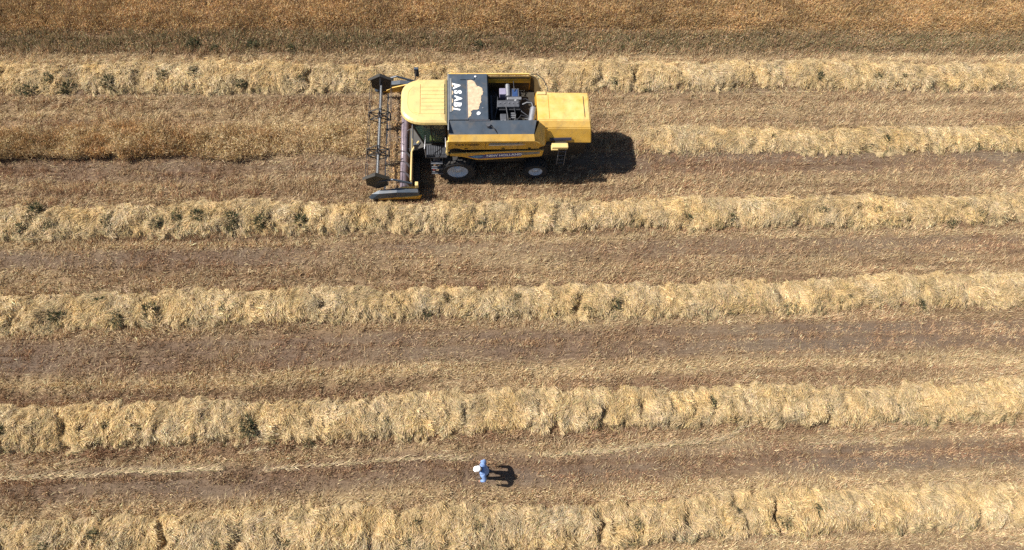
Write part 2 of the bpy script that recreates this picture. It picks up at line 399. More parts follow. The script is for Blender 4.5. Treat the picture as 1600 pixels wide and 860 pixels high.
# ---- the standing crop beyond the last windrow, and the strip in front of the header
def standing(name, label, x, y, hgt, cols, wts, wd, lean=0.32, blotch=None):
    n = len(x)
    c = palette(n, cols, wts, 0.06)
    tone = noise2(x, y * 1.2, 1.8, 93, 3)[:, None]; lock = noise2(x * 0.35, y, 0.30, 103, 3)[:, None]; c = c * (1 + 0.22 * tone) * (1 + 0.28 * np.clip(lock, -1.2, 1.1))
    if blotch:
        pale = np.clip(0.40 + 0.45 * smooth(-17, -9, x) + 0.9 * noise2(x, y * 1.6, 0.9, 105, 3), 0, 1)[:, None]; c = c * (1 - pale) * 0.92 + palette(n, [C_PALE, C_TAN, C_GOLD], [3, 2, 2]) * pale
    top = RNG.uniform(size=n) < 0.55
    el = np.where(top, np.clip(RNG.normal(0.7, 0.35, n), 0.1, 1.4), np.clip(RNG.normal(1.25, lean, n), 0.25, 1.56)); az = RNG.normal(0.2, 1.5, n) + 0.9 * noise2(x, y, 2.0, 94, 2)
    P = np.stack([x, y, np.zeros(n)], 1)
    low = np.where(top, RNG.uniform(0.6, 0.92, n), RNG.uniform(0.0, 0.5, n)) * hgt; P[:, 2] = low
    o = blades(name, P, dirs(az, el, np.clip(hgt - low, 0.10, 1)), wd * RNG.uniform(0.7, 1.5, n), c, MB_CROP, 0.25)
    tag(o, label, 'crop', kind='stuff'); return o
n = 380000
x = RNG.uniform(X0, X1, n); y = 26.0 + (Y1 - 26.0) * RNG.uniform(0, 1, n) ** 1.75
k = y > crop_edge(x) - RNG.exponential(0.16, n); x, y = x[k], y[k]
hg = (0.62 + 0.10 * noise2(x, y, 1.3, 91, 3) + 0.11 * noise2(x, y, 0.35, 92, 2)) * RNG.uniform(0.75, 1.08, len(x)) * (0.25 + 0.75 * smooth(-0.3, 0.7, y - crop_edge(x) + 0.25 * noise2(x, y, 0.8, 96, 2)))
standing('standing_crop', 'dense rust brown ripe crop still standing beyond the cut field', x, y, hg, [C_RUST, C_BROWN, C_GOLD, C_OLIVE, C_TAN], [5.5, 1.4, 2.6, 0.8, 3.4], 0.022)

n = 120000
x = RNG.uniform(X0, X1, n); y = RNG.normal(25.75, 0.55, n)
k = (y > 24.75 + 0.2 * noise2(x, 0 * x, 1.5, 101, 2)) & (y < 26.9) & (RNG.uniform(size=n) < 0.6 + 0.5 * noise2(x, y, 1.6, 102, 3)); x, y = x[k], y[k]
standing('field_margin_weeds', 'low olive and brown weeds along the foot of the uncut crop', x, y, RNG.uniform(0.06, 0.26, len(x)), [C_OLIVE, (0.16, 0.155, 0.085), C_BROWN, C_RUST, C_TAN, C_GREY], [3.0, 1.0, 2.2, 2.0, 4, 2.2], 0.026, 0.5)

n = 150000
x = RNG.uniform(X0, -4.2, n); y = RNG.uniform(18.0, 20.8, n)
k = RNG.uniform(size=n) < strip_mask(x, y); x, y = x[k], y[k]
fade = 1 - smooth(-16, -7, x)
hg = (0.36 + 0.30 * fade + 0.10 * noise2(x, y, 1.0, 95, 3) + 0.16 * noise2(x, y, 0.5, 104, 2)) * RNG.uniform(0.7, 1.1, len(x))
so = standing('uncut_crop', 'narrow strip of uncut rust and tan crop leading to the harvester header', x, y, hg, [C_RUST, C_BROWN, C_TAN, C_PALE, C_GOLD, C_OLIVE], [6.0, 2.2, 1.6, 0.6, 1.2, 0.4], 0.024, 0.55, True)

# ---- thin trails of straw dropped in a line
def trail(pts, label, n, width=0.07):
    W_ = [Vector((*place(*p), 0)) for p in pts]
    seg = [(W_[j], W_[j + 1]) for j in range(len(W_) - 1)]; ls = np.array([(b - a).length for a, b in seg])
    pick = RNG.choice(len(seg), n, p=ls / ls.sum()); u = RNG.uniform(size=n)
    A = np.array([s[0][:2] for s in seg])[pick]; B = np.array([s[1][:2] for s in seg])[pick]
    Q = A + (B - A) * u[:, None]; az = np.arctan2((B - A)[:, 1], (B - A)[:, 0]) + RNG.normal(0.15, 0.35, n)
    gap = noise2(Q[:, 0], Q[:, 1] * 0, 0.8, 97, 3); k = gap > -0.5 + RNG.uniform(-.8, .8, n)
    Q, az = Q[k], az[k]; n = len(Q)
    Q[:, 1] += RNG.normal(0, width, n) + 0.10 * noise2(Q[:, 0], Q[:, 0] * 0, 1.2, 98, 2)
    P = np.stack([Q[:, 0], Q[:, 1], gz(Q[:, 0], Q[:, 1]) + RNG.uniform(0.03, 0.12, n)], 1)
    c0 = P.mean(0); c0[2] = 0
    o = blades('straw_trail', P - c0, dirs(az, RNG.normal(0.05, 0.15, n), RNG.uniform(0.12, 0.35, n)), RNG.uniform(0.011, 0.023, n),
               palette(n, [C_PALE, C_GREY, C_OLIVE, C_TAN], [3, 3, 1, 3]), MB_STRAW, 3.0)
    o.location = c0
    tag(o, label, 'straw', 'thin straw trails on the soil', 'stuff')
trail([(-60, 748), (100, 743), (200, 739), (345, 733)], 'greenish pale straw trail drawn along the wheel track, ending short of the person', 2300, 0.05)
trail([(410, 731), (520, 724), (640, 720), (735, 716)], 'broken pale straw trail running up behind the walking person', 900, 0.045)
trail([(845, 713), (950, 706), (1060, 697), (1125, 688), (1180, 662)], 'pale straw trail curving into a windrow past the walking person', 1700, 0.05)
trail([(85, 728), (110, 724), (135, 716)], 'short wisp of pale straw on dark soil beside the long trail', 130, 0.025)
trail([(372, 707), (395, 703), (415, 697)], 'short grey wisp of straw at the shaded foot of a windrow', 110, 0.025)
trail([(1260, 692), (1380, 690), (1420, 686)], 'faint dotted straw trail on grey soil', 240, 0.035)

# ---- weeds in and beside the rows
def weed_mesh(seed):
    rg = np.random.default_rng(seed); n = 300
    a = rg.uniform(0, 2 * math.pi, n); rad = np.sqrt(rg.uniform(0, 1, n)); el = np.clip(1.35 - 1.0 * rad + rg.normal(0, .25, n), 0.1, 1.55)
    lob = 1 + 0.35 * np.sin(a * 2 + seed) + 0.2 * np.sin(a * 5 + 2 * seed)
    P = np.stack([np.cos(a) * rad * 0.19 * lob, np.sin(a) * rad * 0.16 * lob, rg.uniform(0, 0.26, n) * (1.15 - rad)], 1)
    D = dirs(a + rg.normal(0, .5, n), el, rg.uniform(0.05, 0.14, n))
    me_o = blades('weed_clump', P, D, rg.uniform(0.014, 0.034, n), palette(n, [(0.075, 0.088, 0.048), (0.11, 0.12, 0.07), (0.05, 0.058, 0.036), C_OLIVE, C_TAN], [3.5, 3, 2.5, 1.6, 1.4]), MB_WEED, 0.6)
    m = me_o.data; bpy.data.objects.remove(me_o); return m
WM = [weed_mesh(s) for s in range(6)]
WEEDS = [
    ('the windrow next to the uncut brown crop', [(42, 138), (78, 124), (104, 135), (170, 129), (256, 121), (303, 116), (377, 132), (468, 126), (960, 128), (1213, 122), (1280, 121), (1370, 121), (1411, 121)]),
    ('the thin windrow left behind the harvester', [(1208, 214), (1291, 221), (1359, 213), (1384, 217), (1444, 215), (1492, 224), (1528, 226)]),
    ('the windrow passing the harvester header', [(57, 332), (35, 358), (77, 355), (167, 348), (172, 355), (248, 352), (278, 344), (311, 340), (363, 341), (365, 352), (410, 348), (470, 346), (590, 347), (670, 342), (755, 347), (955, 337), (1075, 341), (1139, 341), (1284, 332), (1370, 330), (1486, 346), (1530, 335)]),
    ('the windrow in the middle of the field', [(96, 493), (88, 496), (155, 472), (184, 496), (233, 485), (349, 486), (665, 488), (705, 469), (774, 483), (806, 466), (871, 487), (920, 483), (959, 475), (1235, 478), (1226, 482), (1326, 465), (1389, 471), (1439, 471)]),
    ('the windrow behind the walking person', [(4, 675), (166, 664), (220, 668), (389, 668), (482, 690), (601, 659), (782, 671), (921, 655), (1111, 629), (1156, 654), (1287, 636), (1399, 636)]),
    ('the windrow in front of the walking person', [(72, 854), (151, 838), (342, 854), (449, 848), (636, 845), (650, 817), (749, 824), (840, 819), (871, 831), (993, 820), (1150, 799), (1194, 806), (1226, 816), (1273, 795)]),
    ('the green fringe of the uncut brown crop', [(296, 70), (302, 66), (335, 74), (388, 71), (394, 68), (455, 74), (748, 68), (1345, 75)]),
]
for where, pts in WEEDS:
    for (px, py) in pts:
        x, y = place(px, py, 0.2)
        z = max(float(rows_at(np.array([x]), np.array([y]))[0]) - 0.10, -0.02)
        o = bpy.data.objects.new('weed_clump', random.choice(WM)); COL.objects.link(o)
        o.location = (x, y, z); o.rotation_euler = (random.uniform(-.15, .15), random.uniform(-.15, .15), random.uniform(0, 6.28))
        s = random.uniform(1.0, 1.9) if px < 520 else random.uniform(0.7, 1.4); o.scale = (s, s, s * random.uniform(0.8, 1.2))
        if 'fringe' in where: tag(o, 'green weed tuft growing in ' + where, 'weed', 'weed tufts in ' + where)
        else: tag(o, 'dark green weed clump poking out of ' + where, 'weed', 'weed clumps in ' + where)

# ------------------------------------------------------------------ mesh helpers for machines
class MB:
    def __init__(s): s.bm = bmesh.new()
    def box(s, x0, x1, y0, y1, z0, z1, bev=0.0):
        r = bmesh.ops.create_cube(s.bm, size=1.0); vs = r['verts']
        for v in vs:
            v.co = Vector((x0 + (v.co.x + .5) * (x1 - x0), y0 + (v.co.y + .5) * (y1 - y0), z0 + (v.co.z + .5) * (z1 - z0)))
        if bev:
            es = list({e for v in vs for e in v.link_edges})
            bmesh.ops.bevel(s.bm, geom=es, offset=bev, segments=2, affect='EDGES', profile=0.6)
        return s
    def hull(s, pts):
        vs = [s.bm.verts.new(p) for p in pts]
        g = bmesh.ops.convex_hull(s.bm, input=vs)
        return s
    def prism(s, poly, axis, a, b):
        """poly: 2-D outline; axis 'y': outline is (x,z); 'x': (y,z); 'z': (x,y)"""
        def mk(p, t):
            return {'y': (p[0], t, p[1]), 'x': (t, p[0], p[1]), 'z': (p[0], p[1], t)}[axis]
        A = [s.bm.verts.new(mk(p, a)) for p in poly]; B = [s.bm.verts.new(mk(p, b)) for p in poly]
        s.bm.faces.new(A); s.bm.faces.new(list(reversed(B)))
        for i in range(len(poly)):
            j = (i + 1) % len(poly); s.bm.faces.new([A[j], A[i], B[i], B[j]])
        return s
    def face(s, pts):
        s.bm.faces.new([s.bm.verts.new(p) for p in pts]); return s
    def cyl(s, p, q, r, r2=None, seg=16):
        p, q = Vector(p), Vector(q); d = q - p
        m = Matrix.Translation((p + q) / 2) @ d.to_track_quat('Z', 'Y').to_matrix().to_4x4()
        bmesh.ops.create_cone(s.bm, cap_ends=True, segments=seg, radius1=r, radius2=r if r2 is None else r2, depth=d.length, matrix=m)
        return s
    def tube(s, pts, r, seg=8):
        rl = r if isinstance(r, (list, tuple)) else [r] * len(pts)
        pts = [Vector(p) for p in pts]; rings = []
        for i, p in enumerate(pts):
            t = (pts[min(i + 1, len(pts) - 1)] - pts[max(i - 1, 0)]).normalized()
            u = t.orthogonal().normalized() if i == 0 else (u - t * u.dot(t)).normalized()
            w = t.cross(u)
            rings.append([s.bm.verts.new(p + (u * math.cos(a) + w * math.sin(a)) * rl[i]) for a in [2 * math.pi * k / seg for k in range(seg)]])
        for A, B in zip(rings, rings[1:]):
            for k in range(seg):
                s.bm.faces.new([A[k], A[(k + 1) % seg], B[(k + 1) % seg], B[k]])
        s.bm.faces.new(list(reversed(rings[0]))); s.bm.faces.new(rings[-1])
        return s
    def lathe(s, prof, axis_pt, axis='y', seg=40):
        """prof: list of (radius, offset along axis)"""
        cx, cy, cz = axis_pt; rings = []
        for (r, t) in prof:
            rings.append([s.bm.verts.new((cx + r * math.cos(a), cy + t, cz + r * math.sin(a)) if axis == 'y' else (cx + r * math.cos(a), cy + r * math.sin(a), cz + t))
                          for a in [2 * math.pi * k / seg for k in range(seg)]])
        for A, B in zip(rings, rings[1:]):
            for k in range(seg):
                s.bm.faces.new([A[k], A[(k + 1) % seg], B[(k + 1) % seg], B[k]])
        return s
    def build(s, name, mat, parent=None, smooth_=False, loc=None):
        bmesh.ops.recalc_face_normals(s.bm, faces=s.bm.faces)
        me = bpy.data.meshes.new(name); s.bm.to_mesh(me); s.bm.free()
        if smooth_: me.polygons.foreach_set('use_smooth', [True] * len(me.polygons))
        me.materials.append(mat)
        o = bpy.data.objects.new(name, me); COL.objects.link(o)
        if parent: o.parent = parent
        if loc: o.location = loc
        return o

def lettering(txt, mat, parent, size, origin, ux, uy, bold=0.0, name='lettering', squeeze=1.0):
    """letters as thin raised shapes; ux = reading direction, uy = up of the letters"""
    cu = bpy.data.curves.new(name, 'FONT'); cu.body = txt; cu.size = size; cu.extrude = 0.004; cu.offset = bold; cu.resolution_u = 3
    cu.align_x = 'LEFT'; cu.align_y = 'BOTTOM_BASELINE'
    t = bpy.data.objects.new(name, cu); COL.objects.link(t)
    dg = bpy.context.evaluated_depsgraph_get(); dg.update()
    me = bpy.data.meshes.new_from_object(t.evaluated_get(dg)); bpy.data.objects.remove(t)
    ux = Vector(ux).normalized(); uy = Vector(uy).normalized(); uz = ux.cross(uy)
    M = Matrix((ux, uy, uz)).transposed().to_4x4(); M.translation = Vector(origin)
    me.transform(M @ Matrix.Diagonal((squeeze, 1, 1, 1))); me.materials.clear(); me.materials.append(mat)
    me.name = name
    o = bpy.data.objects.new(name, me); COL.objects.link(o); o.parent = parent
    return o

YELLOW = mat_solid('machine_yellow_paint', (0.60, 0.315, 0.022), 0.45, 0, 0.12, 2.0, dust=0.85, dust_col=(0.74, 0.55, 0.23), coat=0.1, grime=0.55)  # dust tint also paints the overexposed sunlit tops paler
CREAM = mat_solid('cab_roof_paint', (0.68, 0.50, 0.18), 0.45, 0, 0.05, 2.5, dust=0.9, dust_col=(0.60, 0.43, 0.19), grime=0.45)
SLATE = mat_solid('tank_cover_plastic', (0.028, 0.041, 0.058), 0.45, 0, 0.25, 2.5, dust=0.5, dust_col=(0.095, 0.115, 0.14), grime=0.22)
BLACK = mat_solid('black_metal', (0.012, 0.012, 0.013), 0.5, 0.0, 0.3, 4.0, dust=0.10)
DARKM = mat_solid('dark_greasy_metal', (0.030, 0.031, 0.036), 0.5, 0.4, 0.4, 6.0, dust=0.1, dust_col=(0.12, 0.11, 0.10))
STEEL = mat_solid('worn_steel', (0.33, 0.33, 0.36), 0.38, 0.75, 0.2, 6.0, dust=0.2)
BAR = mat_solid('grey_galvanised_pipe', (0.22, 0.235, 0.25), 0.45, 0.3, 0.12, 5.0, dust=0.15)
GREYE = mat_solid('engine_grey_casting', (0.085, 0.09, 0.105), 0.55, 0.3, 0.35, 7.0, dust=0.3, dust_col=(0.13, 0.12, 0.11))
ALU = mat_solid('dull_aluminium', (0.27, 0.28, 0.31), 0.45, 0.6, 0.2, 9.0, dust=0.2)
RUBBER = mat_solid('dusty_tyre_rubber', (0.014, 0.014, 0.015), 0.85, 0, 0.3, 6.0, dust=0.22, dust_col=(0.16, 0.12, 0.08), bump=0.3)
RIM = mat_solid('pale_wheel_paint', (0.46, 0.50, 0.55), 0.45, 0, 0.10, 4.0, dust=0.2)
WHITE = mat_solid('white_vinyl', (0.80, 0.80, 0.80), 0.5, 0, 0.04, 8.0)
TEXTD = mat_solid('dark_brown_vinyl', (0.05, 0.022, 0.010), 0.5, 0, 0.05, 8.0)
GREYV = mat_solid('grey_vinyl', (0.17, 0.18, 0.17), 0.5, 0, 0.15, 4.0)
BLUEV = mat_solid('blue_vinyl', (0.040, 0.045, 0.19), 0.45, 0, 0.12, 4.0)
LEAFV = mat_solid('light_blue_vinyl', (0.06, 0.22, 0.40), 0.45, 0, 0.15, 9.0)
CHAFF = mat_solid('chaff_dust', (0.52, 0.39, 0.25), 0.95, 0, 0.22, 7.0, bump=0.5)
TROUGH = mat_solid('straw_worn_trough', (0.21, 0.14, 0.085), 0.8, 0.1, 0.35, 5.0, dust=0.6, dust_col=(0.36, 0.26, 0.15), bump=0.4)
AUGER = mat_solid('purple_grey_auger', (0.25, 0.195, 0.215), 0.42, 0.2, 0.2, 4.0)
REDL = mat_solid('red_lens', (0.45, 0.05, 0.06), 0.25, 0, 0.05, 4.0)
SHADE_SHEET = mat_solid('shade_brown_sheet', (0.10, 0.062, 0.022), 0.6, 0, 0.35, 3.0, dust=0.3)  # yellow bay walls, their shade put into this dark brown
SEAT = mat_solid('seat_cloth', (0.05, 0.045, 0.04), 0.9, 0, 0.2, 8.0)

def mat_glass():
    m, n, l, b = mat_new('tinted_cab_glass')
    b.inputs['Base Color'].default_value = (0.30, 0.47, 0.42, 1); b.inputs['Roughness'].default_value = 0.06
    tr = n.new('ShaderNodeBsdfTransparent'); tr.inputs[0].default_value = (0.42, 0.60, 0.54, 1)
    gl = n.new('ShaderNodeBsdfGlossy'); gl.inputs['Roughness'].default_value = 0.06
    lw = n.new('ShaderNodeLayerWeight'); lw.inputs[0].default_value = 0.5
    fr = n.new('ShaderNodeMapRange'); fr.inputs['To Min'].default_value = 0.05; fr.inputs['To Max'].default_value = 0.5; l.new(lw.outputs['Facing'], fr.inputs['Value'])
    fr.inputs['From Min'].default_value = 0.45
    ds = n.new('ShaderNodeBsdfDiffuse'); ds.inputs[0].default_value = (0.22, 0.24, 0.20, 1)      # film of dust
    m0 = n.new('ShaderNodeMixShader'); m0.inputs[0].default_value = 0.22
    l.new(tr.outputs[0], m0.inputs[1]); l.new(ds.outputs[0], m0.inputs[2])
    mx = n.new('ShaderNodeMixShader'); l.new(fr.outputs[0], mx.inputs[0]); l.new(m0.outputs[0], mx.inputs[1]); l.new(gl.outputs[0], mx.inputs[2])
    n.remove(b); l.new(mx.outputs[0], n['Material Output'].inputs['Surface'])
    return m
GLASS = mat_glass()

# ------------------------------------------------------------------ combine harvester (drives towards -x)
CH = empty('combine_harvester', (2.0, 18.85, 0.0))
tag(CH, 'dusty yellow combine harvester with open engine bay and dark reel, cutting towards the uncut strip', 'harvester')

# chassis and threshing body
MB().box(-2.9, 1.6, -1.10, 1.10, 0.75, 2.5, 0.03).build('chassis', BLACK, CH)
MB().box(-2.84, 0.9, -1.50, 1.55, 2.05, 2.52, 0.02).build('tank_bottom', BLACK, CH)

# wheels
def wheel(x, y, r, w, name='wheel', side=-1):
    hubw = MB(); hubw.lathe([(0.001, -w * .30), (r * .20, -w * .30), (r * .22, -w * .16), (r * .40, -w * .14), (r * .52, -w * .34), (r * .56, -w * .42), (r * .56, w * .42), (r * .001, w * .42)], (0, 0, 0))
    hub = hubw.build(name, RIM, CH, True, (x, y, r - 0.03))
    if side > 0: hub.rotation_euler = (0, 0, math.pi)
    t = MB(); t.lathe([(r * .56, -w * .44), (r * .62, -w * .5), (r * .80, -w * .54), (r * .92, -w * .48), (r * .95, -w * .3), (r * .96, 0), (r * .95, w * .3), (r * .92, w * .48), (r * .80, w * .54), (r * .62, w * .5), (r * .56, w * .44)], (0, 0, 0))
    n = 20
    for k in range(n):
        for sg in (-1, 1):
            a = 2 * math.pi * (k + (0.5 if sg > 0 else 0)) / n; a2 = a + 0.16
            pts = []
            for (aa, yy) in ((a, 0.02 * sg), (a2, 0.50 * w * sg)):
                for da in (-0.055, 0.055):
                    for rr in (r * .90, r):
                        pts.append((rr * math.cos(aa + da), yy, rr * math.sin(aa + da)))
            t.hull(pts)
    ty = t.build('tyre', RUBBER, hub)
    b = MB()
    for k in range(8):
        a = 2 * math.pi * k / 8; b.cyl((r * .31 * math.cos(a), -w * .19, r * .31 * math.sin(a)), (r * .31 * math.cos(a), -w * .13, r * .31 * math.sin(a)), 0.022, seg=6)
    tag(b.build('wheel_bolts', STEEL, hub), kind='stuff')
wheel(-2.55, -1.40, 0.86, 0.62); wheel(-2.55, 1.40, 0.86, 0.62, side=1)
wheel(1.06, -1.34, 0.58, 0.44); wheel(1.06, 1.34, 0.58, 0.44, side=1)
MB().cyl((1.06, -1.2, .6), (1.06, 1.2, .6), 0.09).box(0.9, 1.2, -.15, .15, .5, 1.0).build('rear_axle', DARKM, CH)
MB().cyl((-2.55, -1.2, .84), (-2.55, 1.2, .84), 0.16).build('front_axle', DARKM, CH)

# side panels (near and far)
for sg in (-1, 1):
    yo = -1.66 if sg < 0 else 1.60
    a, b = (yo, yo + 0.05) if sg < 0 else (yo - 0.05, yo)
    up = MB().prism([(-2.86, 2.62), (-2.80, 2.66), (-2.66, 2.72), (-2.5, 2.70), (-2.28, 2.61), (-1.2, 2.60), (0.5, 2.63), (1.05, 2.66), (1.05, 3.02), (0.84, 3.20), (-2.86, 3.20)], 'y', a, b).build('upper_side_panel', YELLOW, CH)
    lo = MB().prism([(-2.86, 2.28), (-2.86, 2.12), (-2.30, 2.05), (-1.95, 1.92), (-1.66, 1.80), (-1.30, 1.80), (1.12, 2.03), (1.22, 2.10), (1.26, 2.50), (-0.5, 2.43)], 'y', a, b).build('lower_side_panel', YELLOW, CH)
    if sg < 0:
        e = a - 0.006
        lettering('TürkTraktör', TEXTD, up, 0.20, (-2.62, e, 2.90), (1, 0, 0.015), (0, 0, 1), 0.004, squeeze=1.05)
        MB().prism([(-1.18, 2.94), (0.12, 2.98), (0.42, 3.10), (-1.10, 3.09)], 'y', e, a - 0.001).build('stripe_decal', GREYV, up)
        MB().prism([(-1.15, 2.90), (0.30, 2.935), (0.42, 2.96), (-1.14, 2.925)], 'y', e, a - 0.001).build('stripe_decal', WHITE, up)
        MB().prism([(-2.10, 2.08), (-1.86, 1.96), (-1.55, 1.90), (0.30, 2.07), (0.30, 2.36), (-0.6, 2.31), (-1.6, 2.17)], 'y', e, a - 0.001).build('blue_band', BLUEV, lo)
        MB().prism([(0.305, 2.16), (1.10, 2.26), (1.10, 2.42), (0.305, 2.36)], 'y', e, a - 0.001).build('grey_band', GREYV, lo)
        MB().prism([(-1.98, 2.05), (-1.80, 2.13), (-1.55, 2.16), (-1.36, 2.12), (-1.46, 2.03), (-1.70, 1.97)], 'y', e - 0.005, e - 0.001).build('leaf_emblem', LEAFV, lo)
        lettering('NEW HOLLAND', WHITE, lo, 0.21, (-1.24, e - 0.004, 2.04), (1, 0, 0.085), (-0.085, 0, 1), 0.006, squeeze=1.02)
# sloping shoulder panel above the sides
for sg in (-1, 1):
    yo, yi = (-1.66, -1.46) if sg < 0 else (1.60, 1.52)
    zi = 3.44 if sg < 0 else 3.60
    MB().hull([(-2.86, yo, 3.205), (0.82, yo, 3.205), (-2.86, yi, zi), (0.78, yi, zi), (-2.86, yi + .05 * -sg, 3.205), (0.78, yi + .05 * -sg, 3.205)]).build('shoulder_panel', YELLOW, CH)
# dark slanted ledge, near side
MB().hull([(-2.85, -1.455, 3.43), (0.78, -1.455, 3.43), (-2.85, -0.90, 3.66), (0.90, -0.90, 3.66), (-2.85, -1.455, 3.36), (0.78, -1.455, 3.36), (-2.85, -0.90, 3.36), (0.90, -0.90, 3.36)]).build('ledge', SLATE, CH)
MB().cyl((-1.17, -1.14, 3.50), (-1.17, -1.14, 3.64), 0.085, 0.075).cyl((-1.17, -1.14, 3.64), (-1.17, -1.14, 3.70), 0.10, 0.085).build('filler_cap', GREYE, CH)
MB().tube([(-1.16, -1.12, 3.62), (-0.95, -1.25, 3.62), (-0.80, -1.42, 3.47)], 0.014).build('breather_hose', BLACK, CH)

# front wall of the grain tank, seen as a bright edge
MB().box(-2.90, -2.862, -1.66, 1.60, 2.45, 3.20).build('tank_front_wall', YELLOW, CH)
MB().box(-2.895, -2.845, -1.40, 1.58, 3.205, 3.69).build('tank_front_lip', BAR, CH)

# grain tank covers
MB().box(-2.84, -2.07, -0.88, 1.56, 3.50, 3.70, 0.025).build('tank_cover', SLATE, CH)
cov = MB().box(-2.06, -1.16, -0.88, 1.56, 3.50, 3.71, 0.025).build('tank_cover', SLATE, CH)
MB().box(-2.075, -2.045, -0.90, 1.40, 3.70, 3.725).build('cover_rib', STEEL, CH)
MB().box(-2.0, -1.1, -0.925, -0.895, 3.665, 3.70).build('cover_rib', STEEL, CH)
MB().box(-2.35, -1.72, 1.22, 1.50, 3.705, 3.745, 0.01).build('hatch', SLATE, CH)
MB().box(-1.72, -1.64, 1.33, 1.41, 3.72, 3.76, 0.01).build('hatch_latch', WHITE, CH)
MB().cyl((-1.57, -0.58, 3.70), (-1.57, -0.58, 3.745), 0.085, 0.08, 20).cyl((-1.57, -0.58, 3.745), (-1.57, -0.58, 3.755), 0.03).build('white_cap', WHITE, CH)
MB().box(-1.42, -1.36, -0.32, -0.26, 3.705, 3.73).build('cover_latch', ALU, CH)
# crust of chaff dust lying on the cover
rg = random.Random(5)
outl = [(-2.03, 1.18), (-1.80, 1.19), (-1.70, 1.05), (-1.64, 0.92), (-1.52, 0.84), (-1.42, 0.80), (-1.36, 0.70), (-1.37, 0.42), (-1.46, 0.30), (-1.46, 0.16), (-1.42, 0.02), (-1.52, -0.12), (-1.56, -0.30), (-1.68, -0.40), (-1.80, -0.38), (-1.88, -0.46), (-1.90, -0.70), (-2.02, -0.82)]
fine = []
for i_ in range(len(outl)):
    a, b = Vector(outl[i_]), Vector(outl[(i_ + 1) % len(outl)]); k = max(2, int((b - a).length / 0.06))
    for j in range(k):
        p = a.lerp(b, j / k); jit = 0.0 if (a.x < -2.0 and b.x < -2.0) else 0.022
        fine.append((p.x + rg.uniform(-jit, jit), p.y + rg.uniform(-jit, jit)))
MB().prism(fine, 'z', 3.711, 3.722).build('chaff_crust', CHAFF, cov)

# lettering on the front cover, reading towards the near side
for ch, yy, dx, tilt in (('A', 1.02, -0.10, -0.10), ('S', 0.66, -0.03, 0.02), ('A', 0.36, -0.01, 0.05), ('B', 0.03, -0.03, 0.10), ('i', -0.27, -0.06, 0.22)):
    lettering(ch, WHITE, CH, 0.42, (-2.56 + dx, yy, 3.706), (math.sin(-tilt), -math.cos(tilt), 0), (math.cos(tilt), -math.sin(tilt), 0), 0.022, squeeze=0.95)
MB().box(-2.80, -2.72, -0.5, 1.30, 3.703, 3.725).build('cover_hinge', BAR, CH)
rg2 = random.Random(9)
for k in range(4):
    cx, cy = -2.70, 0.95 - 0.42 * k
    pl = [(cx + 0.06 * math.cos(a) * rg2.uniform(.5, 1.2), cy + 0.16 * math.sin(a) * rg2.uniform(.5, 1.2)) for a in [2 * math.pi * q / 10 for q in range(10)]]
    MB().prism(pl, 'z', 3.7015, 3.707).build('chaff_patch', CHAFF, CH)

# engine bay: open box
MB().box(-1.14, 1.00, -0.88, 1.56, 2.52, 2.60).build('engine_floor', BLACK, CH)
MB().box(-1.155, -1.12, -0.88, 1.54, 2.60, 3.62).build('engine_bulkhead', BLACK, CH)
MB().box(-1.12, 0.74, 1.50, 1.56, 2.60, 3.56).build('engine_side_wall', SHADE_SHEET, CH)
MB().box(-2.85, 0.72, 1.565, 1.635, 3.58, 3.67, 0.02).build('side_rim', YELLOW, CH)
arc = [(0.72 + 0.42 * math.sin(t), 1.18 + 0.42 * math.cos(t)) for t in [R(a) for a in range(0, 91, 15)]] + [(1.20, 0.90)]
c = MB()
for (p, q) in zip(arc, arc[1:]):
    n_ = Vector((q[1] - p[1], -(q[0] - p[0]))).normalized() * 0.04
    c.hull([(p[0], p[1], 2.55), (q[0], q[1], 2.55), (p[0], p[1], 3.58), (q[0], q[1], 3.58), (p[0] + n_.x, p[1] + n_.y, 2.55), (q[0] + n_.x, q[1] + n_.y, 2.55), (p[0] + n_.x, p[1] + n_.y, 3.58), (q[0] + n_.x, q[1] + n_.y, 3.58)])
c.build('corner_wall', SHADE_SHEET, CH)
MB().tube([(0.78, 1.60, 3.62), (1.05, 1.62, 3.60), (1.32, 1.40, 3.55), (1.48, 1.10, 3.45), (1.52, 0.88, 3.36)], 0.022).build('handrail', BLACK, CH)
MB().box(-1.12, 1.02, -0.90, -0.87, 2.6, 3.60).build('engine_near_wall', BLACK, CH)
# engine parts
en = MB().box(-0.80, 0.30, 0.05, 0.55, 2.60, 3.12, 0.03).build('engine_block', DARKM, CH)
MB().box(-0.74, 0.24, 0.12, 0.48, 3.125, 3.26, 0.04).build('valve_cover', GREYE, CH)
for k in range(5):
    MB().cyl((-0.62 + 0.19 * k, 0.3, 3.26), (-0.62 + 0.19 * k, 0.3, 3.29), 0.035, seg=8).build('cover_bolt', STEEL, CH)
MB().box(-0.62, -0.32, 0.78, 1.12, 2.62, 3.28, 0.03).build('coolant_tank', mat_solid('lilac_plastic', (0.24, 0.22, 0.30), 0.5, 0, .1, 5), CH)
MB().cyl((-0.24, 0.72, 3.18), (-0.24, 1.32, 3.22), 0.11, seg=20).build('air_filter', ALU, CH)
MB().box(-0.12, 0.26, 0.66, 1.20, 2.62, 3.16, 0.02).build('radiator_frame', GREYE, CH)
MB().box(-0.05, 0.19, 0.74, 1.12, 3.165, 3.18).build('radiator_core', mat_solid('blue_grille', (0.02, 0.05, 0.14), 0.5, 0, .2, 9), CH)
MB().box(-0.30, 0.36, 0.56, 0.72, 3.0, 3.20, 0.04).build('intake_manifold', ALU, CH)
MB().cyl((0.03, 0.47, 3.22), (0.12, 0.47, 3.24), 0.055).build('oil_cap', ALU, CH)
MB().cyl((0.72, -0.60, 3.10), (0.86, 0.10, 3.16), 0.15, seg=20).build('muffler', ALU, CH)
